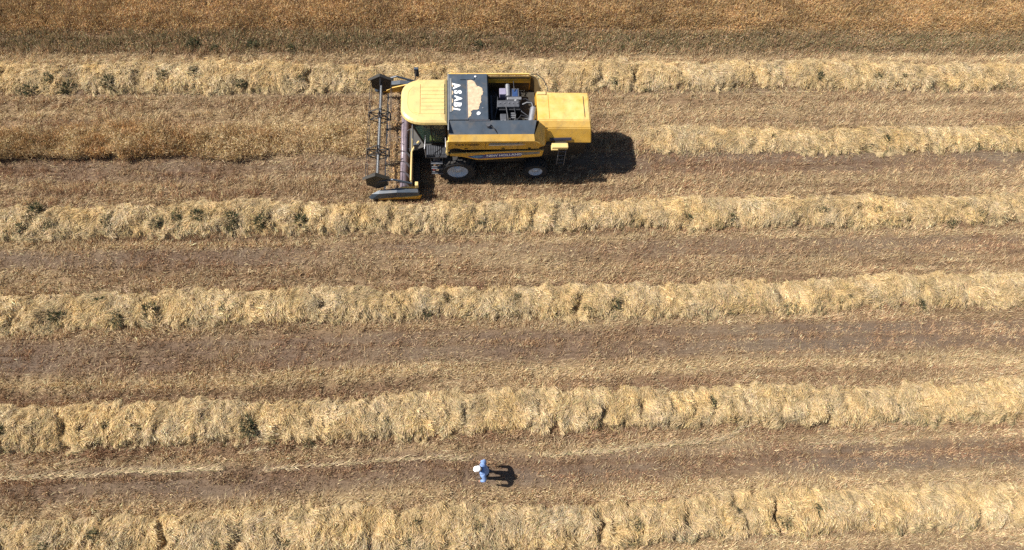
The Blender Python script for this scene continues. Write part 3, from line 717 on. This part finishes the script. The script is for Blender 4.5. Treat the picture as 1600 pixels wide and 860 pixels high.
MB().tube([(0.86, 0.10, 3.16), (0.80, 0.35, 3.2), (0.6, 0.45, 3.12), (0.35, 0.40, 3.0)], 0.055).build('exhaust_pipe', DARKM, CH)
MB().box(-0.62, -0.34, -0.66, -0.16, 2.62, 3.14, 0.03).build('battery', GREYE, CH)
MB().cyl((-0.55, -0.72, 3.16), (-0.55, -0.56, 3.17), 0.06).cyl((-0.40, -0.74, 3.10), (-0.40, -0.50, 3.12), 0.045).build('filter_pair', ALU, CH)
MB().box(-0.16, 0.06, -0.35, 0.02, 2.7, 3.0, 0.02).build('pump', DARKM, CH)
for k in range(3):
    MB().box(-0.15, 0.05, -0.30 + 0.11 * k, -0.25 + 0.11 * k, 3.0, 3.03).build('pump_fin', ALU, CH)
MB().cyl((0.12, -0.52, 2.95), (0.30, -0.62, 2.97), 0.12, seg=18).build('alternator', STEEL, CH)
MB().box(0.46, 0.90, -0.86, -0.70, 3.2, 3.34, 0.02).build('cooler_box', GREYE, CH)
for pts, rr in (([(-0.9, 1.3, 2.9), (-0.7, 0.7, 3.15), (-0.75, 0.1, 3.2), (-0.9, -0.5, 3.0)], .025), ([(-0.32, 0.7, 3.05), (-0.36, 0.2, 3.24), (-0.30, -0.3, 3.2), (-0.25, -0.75, 3.0)], .028), ([(0.1, -0.5, 3.1), (0.3, -0.25, 3.15), (0.55, -0.3, 3.1), (0.7, -0.5, 3.2)], .02),
                ([(0.3, 0.6, 3.1), (0.55, 0.7, 3.05), (0.75, 0.6, 3.0), (0.9, 0.3, 3.2)], .03), ([(0.02, 1.48, 3.3), (0.03, 1.2, 3.3), (0.05, 1.0, 3.2)], .015), ([(-0.02, -0.8, 3.1), (0.05, -0.3, 3.25), (0.0, 0.1, 3.2)], .018)):
    MB().tube(pts, rr).build('hose', mat_solid('hose_rubber', (0.03, 0.03, 0.035), 0.5, 0, .2, 9) if 'HOSE' not in globals() else HOSE, CH)
rg3 = random.Random(21)
for k in range(16):
    x_, y_, z_ = rg3.uniform(-0.9, 0.85), rg3.uniform(-0.75, 1.35), rg3.uniform(2.62, 3.0)
    a_ = rg3.uniform(0, 6.28); l_ = rg3.uniform(0.3, 0.7)
    MB().tube([(x_, y_, z_), (x_ + .4 * l_ * math.cos(a_), max(-.82, min(1.42, y_ + .4 * l_ * math.sin(a_))), z_ + rg3.uniform(0, .2)), (max(-1.05, min(.95, x_ + l_ * math.cos(a_ + .6))), max(-.82, min(1.42, y_ + l_ * math.sin(a_ + .6))), z_ - .02)], rg3.choice((.012, .018, .026))).build('cable', rg3.choice((DARKM, BLACK, GREYE)), CH)
for k in range(9):
    x_, y_ = rg3.uniform(-0.95, 0.55), rg3.uniform(-0.75, 1.3); w_ = rg3.uniform(.07, .18)
    MB().box(x_, x_ + w_, y_, y_ + rg3.uniform(.08, .2), 2.605, rg3.uniform(2.75, 3.05), 0.015).build('engine_bracket', rg3.choice((DARKM, GREYE, BLACK)), CH)
MB().box(-1.05, -0.95, -0.5, 0.8, 2.65, 3.2, 0.02).build('fan_shroud', DARKM, CH)

# seams and handles on the shoulder and side panels
SEAM = mat_solid('panel_gap', (0.16, 0.09, 0.02), 0.7)
for xx in (-1.30, 0.10):
    MB().box(xx, xx + 0.018, -1.667, -1.655, 2.64, 3.19).build('panel_seam', SEAM, CH)
for xx in (-2.2, -0.6, 0.55):
    MB().box(xx, xx + 0.14, -1.69, -1.662, 2.68, 2.72, 0.006).build('panel_handle', BLACK, CH)
# straw hood at the rear
HT = [(1.00, -0.68, 3.38), (3.30, -0.66, 3.30), (3.32, 0.80, 3.30), (1.00, 0.80, 3.38)]
HM = [(1.00, -0.92, 3.14), (3.36, -0.90, 3.06), (3.36, 0.98, 3.10), (1.00, 0.98, 3.14)]
HB = [(1.00, -1.20, 2.42), (3.44, -1.20, 2.36), (3.44, 1.22, 2.36), (1.00, 1.22, 2.42)]
h = MB(); rings = [[h.bm.verts.new(p) for p in L_] for L_ in (HT, HM, HB)]
h.bm.faces.new(rings[0])
for A_, B_ in zip(rings, rings[1:]):
    for k in range(4): h.bm.faces.new([A_[k], A_[(k + 1) % 4], B_[(k + 1) % 4], B_[k]])
h.bm.faces.new(list(reversed(rings[2])))
bmesh.ops.bevel(h.bm, geom=[e for e in h.bm.edges], offset=0.035, segments=2, affect='EDGES')
hood = h.build('straw_hood', YELLOW, CH)
MB().box(3.06, 3.085, -0.50, 0.62, 3.306, 3.325).build('hood_slot', BLACK, hood)
MB().box(1.50, 1.52, -0.60, 0.70, 3.362, 3.368).build('hood_seam', mat_solid('seam_shadow_gap', (0.30, 0.17, 0.02), .6), hood)
MB().box(1.02, 1.42, 0.66, 0.82, 3.372, 3.42, 0.02).build('hood_hinge', CREAM, hood)
MB().hull([(1.55, -1.168, 2.54), (2.52, -1.166, 2.56), (2.52, -1.115, 2.68), (1.55, -1.117, 2.66), (1.55, -1.19, 2.54), (2.52, -1.188, 2.56), (2.52, -1.137, 2.68), (1.55, -1.139, 2.66)]).build('hood_decal', mat_solid('dark_blue_vinyl', (0.035, 0.035, 0.06), .5), hood)
# folded corner panel between tank side and hood
MB().hull([(0.80, -1.48, 3.40), (1.02, -0.95, 3.62), (0.82, -1.64, 3.10), (1.30, -1.52, 2.66), (1.42, -1.22, 2.62), (1.30, -0.95, 3.28), (1.06, -1.60, 2.66), (1.10, -1.0, 2.66)]).build('corner_panel', YELLOW, CH)
# rear platform, lamp box and ladder
MB().box(1.62, 2.34, -1.62, -1.38, 2.50, 2.66, 0.03).box(1.60, 1.90, -1.66, -1.40, 2.46, 2.55, 0.02).build('platform_box', CREAM, CH)
MB().box(1.30, 2.3, -1.36, -1.20, 2.42, 2.50).build('platform_bracket', BLACK, CH)
for xx in (1.94, 2.27): MB().tube([(xx, -1.55, 2.48), (xx, -1.64, 2.0), (xx, -1.66, 1.35)], 0.025).build('ladder_rail', GREYE, CH)
for k in range(4): MB().cyl((1.94, -1.60 - .012 * k, 2.30 - .28 * k), (2.27, -1.60 - .012 * k, 2.30 - .28 * k), 0.018, seg=8).build('ladder_rung', GREYE, CH)
# chopper and sieve box under the hood
MB().hull([(1.5, -1.0, 0.95), (3.25, -0.95, 1.2), (1.5, 1.0, 0.95), (3.25, .95, 1.2), (1.5, -1.05, 2.4), (3.3, -1.1, 2.38), (1.5, 1.05, 2.4), (3.3, 1.1, 2.38)]).build('chopper_housing', BLACK, CH)

# cab
CF, CB = -4.42, -3.02
def ring(z, x0, x1, y0, y1): return [(x0, y0, z), (x1, y0, z), (x1, y1, z), (x0, y1, z)]
MB().box(-4.05, -3.0, -0.84, 0.90, 1.86, 1.98, 0.02).build('cab_floor', BLACK, CH)
top = ring(3.60, -4.48, -3.02, -0.90, 0.98); bot = ring(1.98, -4.02, -3.02, -0.84, 0.92)
for name, (i0, i1) in (('side_window', (0, 1)), ('side_window', (2, 3)), ('windscreen', (3, 0))):
    MB().face([bot[i0], bot[i1], top[i1], top[i0]]).build(name, GLASS, CH)
MB().box(-3.05, -2.97, -0.88, 0.95, 1.98, 3.6).build('cab_rear_wall', BLACK, CH)
for i0 in range(4):
    MB().tube([bot[i0], top[i0]], 0.045).build('cab_pillar', BLACK, CH)
MB().tube([(-3.62, -0.86, 1.98), (-3.66, -0.92, 3.58)], 0.03).build('door_post', BLACK, CH)
MB().box(-3.75, -3.15, -0.3, 0.3, 2.0, 2.45, 0.05).box(-3.30, -3.12, -0.28, 0.28, 2.45, 3.1, 0.05).build('driver_seat', SEAT, CH)
MB().cyl((-4.0, 0, 2.0), (-3.9, 0, 2.75), 0.05).cyl((-3.92, 0, 2.75), (-3.88, 0, 2.79), 0.20, seg=20).build('steering_column', BLACK, CH)
MB().box(-3.75, -3.2, -0.82, -0.55, 1.99, 2.12, 0.02).build('cab_sill', YELLOW, CH)
# roof, rounded towards the front
def roof_outline(inset=0.0):
    out = []
    xa, xb, ya, yb = -4.89 + inset, -2.90 - inset, -1.09 + inset, 1.24 - inset
    rx, ry = 1.02 - inset * .6, 0.78 - inset * .4
    out += [(xb, ya), ]
    for t in range(0, 91, 10): out.append((xa + rx - rx * math.sin(R(t)) ** 0.9, ya + ry - ry * math.cos(R(t)) ** 0.9))
    for t in range(0, 91, 10): out.append((xa + rx - rx * math.cos(R(t)) ** 0.9, yb - ry + ry * math.sin(R(t)) ** 0.9))
    out += [(xb, yb)]
    return out
def skin(layers):
    m = MB(); rr = [[m.bm.verts.new((x_, y_, z_)) for (x_, y_) in roof_outline(i_)] for (i_, z_) in layers]
    for A_, B_ in zip(rr, rr[1:]):
        for k in range(len(A_)): m.bm.faces.new([A_[k], A_[(k + 1) % len(A_)], B_[(k + 1) % len(A_)], B_[k]])
    m.bm.faces.new(list(reversed(rr[0]))); m.bm.faces.new(rr[-1]); return m
roof = skin([(0.10, 3.56), (0.02, 3.58), (0.0, 3.64), (0.03, 3.74), (0.12, 3.80), (0.30, 3.825), (0.32, 3.815)]).build('cab_roof', CREAM, CH)
for k in range(8):
    yy = -0.66 + 0.20 * k
    MB().box(-4.02, -3.03, yy, yy + 0.185, 3.80, 3.832, 0.006).build('roof_rib', CREAM, roof)
MB().prism([(-4.06, -0.66), (-4.30, -0.58), (-4.48, -0.38), (-4.54, 0.06), (-4.48, 0.52), (-4.30, 0.80), (-4.06, 0.90)], 'z', 3.80, 3.836).build('roof_vent', CREAM, roof)
# mirrors
MB().tube([(-4.35, 1.10, 3.55), (-4.30, 1.7, 3.5), (-4.28, 1.98, 3.45)], 0.022).build('mirror_arm', BLACK, CH)
MB().box(-4.38, -4.18, 1.94, 2.06, 3.05, 3.56, 0.03).build('mirror', SLATE, CH)
MB().tube([(-4.40, -0.92, 3.45), (-4.44, -1.3, 3.0), (-4.30, -1.45, 2.75)], 0.02).build('mirror_arm', ALU, CH)
MB().box(-4.40, -4.22, -1.50, -1.42, 2.35, 2.78, 0.03).build('mirror', SLATE, CH)
# driver platform with slatted deck, railing and steps
MB().box(-3.92, -2.98, -1.58, -0.92, 1.84, 1.90).build('platform_frame', DARKM, CH)
for k in range(11):
    MB().box(-3.88 + .082 * k, -3.84 + .082 * k, -1.44, -0.95, 1.90, 1.93).build('deck_slat', GREYE, CH)
for pts in ([(-3.92, -1.56, 1.88), (-3.94, -1.58, 2.6), (-3.90, -1.2, 2.75), (-3.90, -0.98, 2.7)], [(-3.02, -1.56, 1.88), (-3.02, -1.58, 2.7), (-3.02, -1.2, 2.85)]):
    MB().tube(pts, 0.018).build('handrail', ALU, CH)
for k in range(3): MB().box(-3.72, -3.20, -1.70 - .03 * k, -1.55 - .03 * k, 1.52 - .36 * k, 1.56 - .36 * k).build('step', GREYE, CH)
for xx in (-3.72, -3.20): MB().tube([(xx, -1.58, 1.85), (xx, -1.66, 1.2), (xx, -1.72, 0.75)], 0.02).build('step_rail', DARKM, CH)
MB().box(-3.62, -3.30, -1.36, -1.05, 1.10, 1.55, 0.04).build('hydraulic_tank', GREYE, CH)
MB().cyl((-3.66, -1.60, 0.98), (-3.58, -1.60, 0.98), 0.06).build('marker_lamp', REDL, CH)
# bright cream hose cover on the tank front edge
MB().tube([(-2.92, -1.62, 3.18), (-2.95, -1.66, 2.75), (-2.96, -1.66, 2.45)], 0.045).build('edge_trim', CREAM, CH)
MB().tube([(-2.96, -1.62, 2.45), (-2.98, -1.60, 2.3), (-2.94, -1.60, 2.16)], 0.06).build('edge_trim', CREAM, CH)
# feeder house
MB().hull([(-4.75, -0.62, 0.35), (-4.75, 0.66, 0.35), (-4.75, -0.62, 0.95), (-4.75, 0.66, 0.95), (-2.9, -0.55, 1.15), (-2.9, 0.6, 1.15), (-2.9, -0.55, 1.85), (-2.9, 0.6, 1.85)]).build('feeder_house', BLACK, CH)  # black stands in for the cab's shade on the feeder

# ------------- header
HD = MB()
HD.prism([(-5.86, 0.24), (-5.80, 0.20), (-4.72, 0.20), (-4.60, 0.30), (-4.60, 1.00), (-4.66, 1.00), (-4.66, 0.34), (-4.78, 0.26), (-5.80, 0.26)], 'y', -2.42, 3.30)
header = HD.build('header', TROUGH, CH)
MB().cyl((-4.63, -2.42, 1.04), (-4.63, 3.30, 1.04), 0.032).build('back_beam', mat_solid('dusty_olive_paint', (0.30, 0.23, 0.10), .6, dust=.5), header)
MB().tube([(-4.64, -2.32, 1.16), (-4.63, -0.78, 1.16), (-4.52, -0.58, 1.22), (-4.30, -0.30, 1.30)], 0.045).build('hydraulic_pipe', CREAM, header)
MB().box(-4.57, -4.30, -2.3, 2.9, 0.25, 0.42).build('rear_skid_beam', BLACK, header)
# knife with guards
kn = MB().box(-5.95, -5.86, -2.40, 3.28, 0.205, 0.235)
for k in range(74):
    yy = -2.36 + k * 0.0765; kn.hull([(-5.94, yy - .012, .21), (-5.94, yy + .012, .21), (-6.07, yy, .215), (-5.94, yy, .24)])
kn.build('cutter_bar', DARKM, header)
# auger with helical flights and fingers
MB().cyl((-5.02, -2.38, 0.62), (-5.02, 3.26, 0.62), 0.17, seg=24).build('auger_tube', AUGER, header, True)
for (ya, yb, hand) in ((-2.36, -0.35, 1), (3.24, 1.1, -1)):
    m = MB(); prev = None; N = 120
    for k in range(N + 1):
        u = k / N; a = hand * u * 2 * math.pi * 3.6; yy = ya + (yb - ya) * u
        p = [m.bm.verts.new((-5.02 + rr * math.cos(a), yy, 0.62 + rr * math.sin(a))) for rr in (0.165, 0.29)]
        if prev: m.bm.faces.new([prev[0], prev[1], p[1], p[0]])
        prev = p
    m.build('auger_flight', STEEL, header)
for k in range(10):
    a = k * 1.9; yy = -0.25 + k * 0.135
    MB().cyl((-5.02, yy, .62), (-5.02 + .32 * math.cos(a), yy, .62 + .32 * math.sin(a)), 0.012, seg=6).build('auger_finger', STEEL, header)
# end sheets and dividers
for sg, yo in ((-1, -2.42), (1, 3.30)):
    a, b = (yo - 0.06, yo) if sg < 0 else (yo, yo + 0.06)
    MB().prism([(-5.95, 0.18), (-4.45, 0.16), (-4.35, 0.45), (-4.45, 0.86), (-5.0, 0.82), (-5.7, 0.60), (-6.0, 0.40)], 'y', a, b).build('end_sheet', YELLOW, header)
    e0, e1 = (yo - 0.30, yo - 0.065) if sg < 0 else (yo + 0.065, yo + 0.30)
    ec = (e0 + e1) / 2; eo = e0 if sg < 0 else e1
    MB().hull([(-6.62, ec, 0.24), (-6.50, e0, 0.22), (-6.50, e1, 0.22), (-6.45, ec, 0.52), (-6.1, e0 + .04, 0.66), (-6.1, e1 - .03, 0.70), (-5.3, e0 + .03, 0.78), (-5.3, e1, 0.82), (-4.35, e0 + .06, 0.72), (-4.35, e1, 0.76),
               (-4.28, e0 + .05, 0.50), (-4.28, e1, 0.50), (-6.0, eo, 0.40), (-5.0, eo, 0.46)]).build('divider_cover', SLATE, header)
    MB().hull([(-6.2, e0 + .02, 0.18), (-6.2, e1 - .02, 0.18), (-6.0, e0 + .01, 0.38), (-4.30, e0 + .06, 0.14), (-4.22, e1, 0.14), (-4.20, ec, 0.42), (-4.30, e0 + .05, 0.44), (-4.9, e0 - .005, 0.40), (-4.9, e1, .40)]).build('divider_side', YELLOW, header)
    MB().box(-4.46, -4.32, yo - .10, yo + .10, 0.84, 1.10, 0.02).build('end_bracket', CREAM, header)
    # reel arm
    MB().tube([(-4.60, yo, 1.10), (-5.4, yo, 1.45), (-6.13, yo + sg * -0.05, 1.22)], 0.05).build('reel_arm', SLATE, header)
# reel
RX, RZ, RR = -6.13, 1.22, 0.56
yA, yB = -2.36, 3.02
MB().cyl((RX, yA, RZ), (RX, yB, RZ), 0.045, seg=14).build('reel_shaft', BAR, header)
hexv = [(RR * math.sin(R(60 * k + 2)), RR * math.cos(R(60 * k + 2))) for k in range(6)]
for (dx, dz) in hexv:
    m = MB().cyl((RX + dx, yA, RZ + dz), (RX + dx, yB, RZ + dz), 0.013, seg=8)
    for k in range(35):
        yy = yA + 0.08 + k * 0.153
        m.cyl((RX + dx, yy, RZ + dz), (RX + dx + 0.07, yy, RZ + dz - 0.24), 0.004, 0.002, 4)
    m.build('reel_bat', DARKM, header)
for yy in (-0.84, 1.18):
    m = MB()
    for k in range(6):
        p, q = hexv[k], hexv[(k + 1) % 6]
        m.cyl((RX + p[0], yy, RZ + p[1]), (RX + q[0], yy, RZ + q[1]), 0.026, seg=6)
        m.cyl((RX, yy - .13, RZ), (RX + p[0], yy, RZ + p[1]), 0.026, seg=6)
        m.cyl((RX, yy + .13, RZ), (RX + p[0], yy, RZ + p[1]), 0.026, seg=6)
    m.build('reel_spider', BLACK, header)
for yy, sg in ((yA - 0.03, -1), (yB + 0.03, 1)):
    MB().prism([(RX + a * 0.98, RZ + b * 0.98) for a, b in hexv], 'y', yy - .015, yy + .015).build('reel_end_plate', BLACK, header)
    MB().hull([(RX - .60, yy - .09, RZ + .30), (RX, yy - .11, RZ + .66), (RX - .60, yy + .07, RZ + .28), (RX, yy + .09, RZ + .64), (RX, yy, RZ + .60), (RX - .58, yy, RZ + .25)]).hull(
        [(RX + .60, yy - .09, RZ + .30), (RX, yy - .11, RZ + .66), (RX + .60, yy + .07, RZ + .28), (RX, yy + .09, RZ + .64), (RX, yy, RZ + .60), (RX + .58, yy, RZ + .25)]).build('reel_end_guard', BLACK, header)
# cut straw being gathered on the header floor
n = 5200
x = RNG.uniform(-5.9, -4.7, n); y = RNG.uniform(-2.3, 3.2, n); k = RNG.uniform(size=n) < 0.35 + 0.65 * (noise2(x, y, 0.5, 99, 2) > -0.1); x, y = x[k], y[k]; n = len(x)
o = blades('cut_straw', np.stack([x, y, 0.27 + RNG.uniform(0, 0.10, n)], 1), dirs(RNG.normal(0.2, 0.9, n), RNG.normal(0.15, 0.2, n), RNG.uniform(0.1, 0.3, n)), RNG.uniform(0.014, 0.03, n),
           palette(n, [C_TAN, C_BROWN, C_RUST, C_GOLD], [3, 3, 2, 1]), MB_STRAW, 2.0, header)
tag(o, kind='stuff')

# ------------------------------------------------------------------ the walking person
PX, PY = 0.36, 3.80
PE = empty('person', (PX, PY, 0.0))
tag(PE, 'person in blue shirt and white cap walking stooped over the brown stubble', 'person')
SKIN = mat_solid('sunburnt_skin', (0.36, 0.19, 0.12), 0.55, 0, 0.06, 12)
SHIRT = mat_solid('blue_cotton', (0.19, 0.29, 0.52), 0.85, 0, 0.16, 9, bump=0.3)
TROUS = mat_solid('dark_trousers', (0.028, 0.032, 0.045), 0.9, 0, 0.2, 9)
SHOES = mat_solid('dusty_leather', (0.10, 0.07, 0.05), 0.7, 0, 0.2, 9)
CAPM = mat_solid('white_cap_cloth', (0.80, 0.80, 0.79), 0.85, 0, 0.03, 9)
HAIR = mat_solid('dark_hair', (0.02, 0.016, 0.013), 0.7, 0, 0.2, 20)
def skinned(name, verts, edges, radii, mat, root=0, lvl=2):
    me = bpy.data.meshes.new(name); me.from_pydata(verts, edges, []); me.materials.append(mat)
    o = bpy.data.objects.new(name, me); COL.objects.link(o); o.parent = PE
    md = o.modifiers.new('skin', 'SKIN'); md.use_smooth_shade = True
    if not me.skin_vertices: me.attributes  # layer is made by the modifier below
    bm = bmesh.new(); bm.from_mesh(me); ly = bm.verts.layers.skin.verify()
    bm.verts.ensure_lookup_table()
    for i_, v in enumerate(bm.verts):
        rr = radii[i_]; v[ly].radius = (rr, rr) if not isinstance(rr, tuple) else rr; v[ly].use_root = (i_ == root)
    bm.to_mesh(me); bm.free()
    s_ = o.modifiers.new('sub', 'SUBSURF'); s_.levels = lvl; s_.render_levels = lvl
    return o
# joints: faces -x, leaning forward; arms held a little away from the body
J = dict(pel=(0.05, 0, 0.92), wai=(0.01, 0, 1.08), che=(-0.07, 0, 1.28), nec=(-0.15, 0, 1.46), nk2=(-0.185, 0, 1.53), hed=(-0.225, 0, 1.62), crn=(-0.245, 0, 1.71),
         shL=(-0.10, -0.21, 1.39), elL=(0.02, -0.37, 1.16), wrL=(-0.14, -0.35, 0.95), shR=(-0.10, 0.21, 1.39), elR=(0.03, 0.36, 1.17), wrR=(-0.12, 0.36, 0.95),
         hpL=(0.05, -0.10, 0.88), knL=(-0.12, -0.11, 0.50), anL=(-0.10, -0.11, 0.09), hpR=(0.05, 0.10, 0.88), knR=(0.06, 0.11, 0.50), anR=(0.27, 0.11, 0.12))
names = ['pel', 'wai', 'che', 'nec', 'nk2', 'hed', 'crn', 'shL', 'elL', 'wrL', 'shR', 'elR', 'wrR', 'hpL', 'knL', 'anL', 'hpR', 'knR', 'anR']
rad = dict(pel=.135, wai=.14, che=.155, nec=.055, nk2=.055, hed=.092, crn=.066, shL=.072, elL=.050, wrL=.030, shR=.072, elR=.050, wrR=.030, hpL=.085, knL=.058, anL=.042, hpR=.085, knR=.058, anR=.042)
V_ = [J[k] for k in names]; Rd = [rad[k] * (0.40 if k[:2] == 'sh' else 0.62 if k[:2] in ('pe', 'wa', 'ch', 'sh', 'el', 'hp', 'kn', 'an') else 1.0) for k in names]
ed = [('pel', 'wai'), ('wai', 'che'), ('che', 'nec'), ('nec', 'nk2'), ('nk2', 'hed'), ('hed', 'crn'), ('che', 'shL'), ('shL', 'elL'), ('elL', 'wrL'), ('che', 'shR'), ('shR', 'elR'), ('elR', 'wrR'), ('pel', 'hpL'), ('hpL', 'knL'), ('knL', 'anL'), ('pel', 'hpR'), ('hpR', 'knR'), ('knR', 'anR')]
E_ = [(names.index(a), names.index(b)) for a, b in ed]
for sd in ('L', 'R'):                                     # palm and five fingers
    w_ = Vector(J['wr' + sd]); f = Vector((-0.55, 0, -0.83)).normalized(); side = Vector((0, 1 if sd == 'L' else -1, 0))
    pi = len(V_); V_.append(tuple(w_ + f * 0.07)); Rd.append((0.036, 0.018)); E_.append((names.index('wr' + sd), pi))
    for q, (off, ln_) in enumerate(((-.030, .070), (-.010, .082), (.010, .078), (.030, .062))):
        b0 = len(V_); base = w_ + f * 0.095 + Vector((-0.83, 0, 0.55)) * 0.0 + Vector((0.5 * off, 0, -0.3 * off)) + Vector((0, off, 0))
        V_ += [tuple(base), tuple(base + f * ln_ * .5 + side * 0.008), tuple(base + f * ln_ * .9 + side * 0.028)]; Rd += [.0095, .009, .0075]
        E_ += [(pi, b0), (b0, b0 + 1), (b0 + 1, b0 + 2)]
    b0 = len(V_); tb = w_ + f * 0.04 + Vector((-0.035, 0, 0.0)) + side * 0.02
    V_ += [tuple(tb), tuple(tb + Vector((-0.03, 0, -0.02)) + side * .012), tuple(tb + Vector((-0.05, 0, -0.045)) + side * .016)]; Rd += [.012, .010, .008]
    E_ += [(pi, b0), (b0, b0 + 1), (b0 + 1, b0 + 2)]
# nose and ears as short branches of the same surface
hi = names.index('hed')
for p_, r_ in (((-0.33, 0, 1.60), .016), ((-0.21, -0.10, 1.62), .018), ((-0.21, 0.10, 1.62), .018)):
    V_.append(p_); Rd.append(r_); E_.append((hi, len(V_) - 1))
skinned('body', V_, E_, Rd, SKIN)
def sub(keys, edges, scale, name, mat, extra=None, root=0):
    v = [J[k] for k in keys]; r = [(rad[k] * scale + 0.012) * (0.80 if (name == 'trousers' and k == 'pel') else 1.0) for k in keys]
    e = [(keys.index(a), keys.index(b)) for a, b in edges]
    return skinned(name, v, e, r, mat, root)
shirt = sub(['pel', 'wai', 'che', 'nec', 'shL', 'shR'], [('pel', 'wai'), ('wai', 'che'), ('che', 'nec'), ('che', 'shL'), ('che', 'shR')], 1.14, 'shirt', SHIRT)
for sd in ('L', 'R'):
    a_, b_, c_ = Vector(J['sh' + sd]), Vector(J['el' + sd]), Vector(J['wr' + sd])
    a_ = a_ + (Vector(J['che']) - a_) * 0.25
    pts = [a_, a_.lerp(b_, .2), a_.lerp(b_, .5), a_.lerp(b_, .8), b_ * 0.8 + (a_ + c_) * 0.1, b_.lerp(c_, .2), b_.lerp(c_, .5), b_.lerp(c_, .8), b_.lerp(c_, .97)]
    MB().tube(pts, [.098, .098, .084, .070, .066, .064, .060, .056, .050], 14).build('sleeve', SHIRT, shirt, True)
sub(['pel', 'hpL', 'knL', 'anL', 'hpR', 'knR', 'anR'], [('pel', 'hpL'), ('hpL', 'knL'), ('knL', 'anL'), ('pel', 'hpR'), ('hpR', 'knR'), ('knR', 'anR')], 1.10, 'trousers', TROUS)
for (ax_, ay_, az_, tilt) in ((-0.10, -0.11, 0.0, 0.0), (0.27, 0.11, 0.03, 0.35)):
    s_ = MB().hull([(.08, -.04, 0), (.08, .04, 0), (-.18, -.045, 0), (-.18, .045, 0), (-.21, 0, 0), (.08, -.035, .10), (.08, .035, .10), (-.05, -.035, .095), (-.05, .035, .095), (-.18, 0, .055)]).build('shoe', SHOES, PE, False, (ax_, ay_, az_))
    s_.rotation_euler = (0, tilt, 0)
cp = MB(); cp.lathe([(0.108, 0.0), (0.114, 0.035), (0.108, 0.075), (0.085, 0.108), (0.045, 0.124), (0.001, 0.128)], (0, 0, 0), 'z', 24)
cap = cp.build('cap', CAPM, PE, True, (-0.235, 0, 1.645)); cap.rotation_euler = (0, R(-16), 0)
bl = [(-0.09 - 0.115 * math.cos(R(t)), 0.105 * math.sin(R(t)), 0.004 - 0.02 * math.cos(R(t))) for t in range(-90, 91, 15)]
m = MB(); A_ = [m.bm.verts.new(p) for p in bl]; B_ = [m.bm.verts.new((p[0], p[1], p[2] + 0.008)) for p in bl]
m.bm.faces.new(A_); m.bm.faces.new(list(reversed(B_)))
for k in range(len(bl)): m.bm.faces.new([A_[k], A_[(k + 1) % len(bl)], B_[(k + 1) % len(bl)], B_[k]])
m.build('cap_brim', CAPM, cap)
hr = MB(); hr.lathe([(0.09, -0.07), (0.104, -0.03), (0.104, 0.01)], (0, 0, 0), 'z', 20); hr.build('hair', HAIR, PE, True, (-0.205, 0, 1.64))
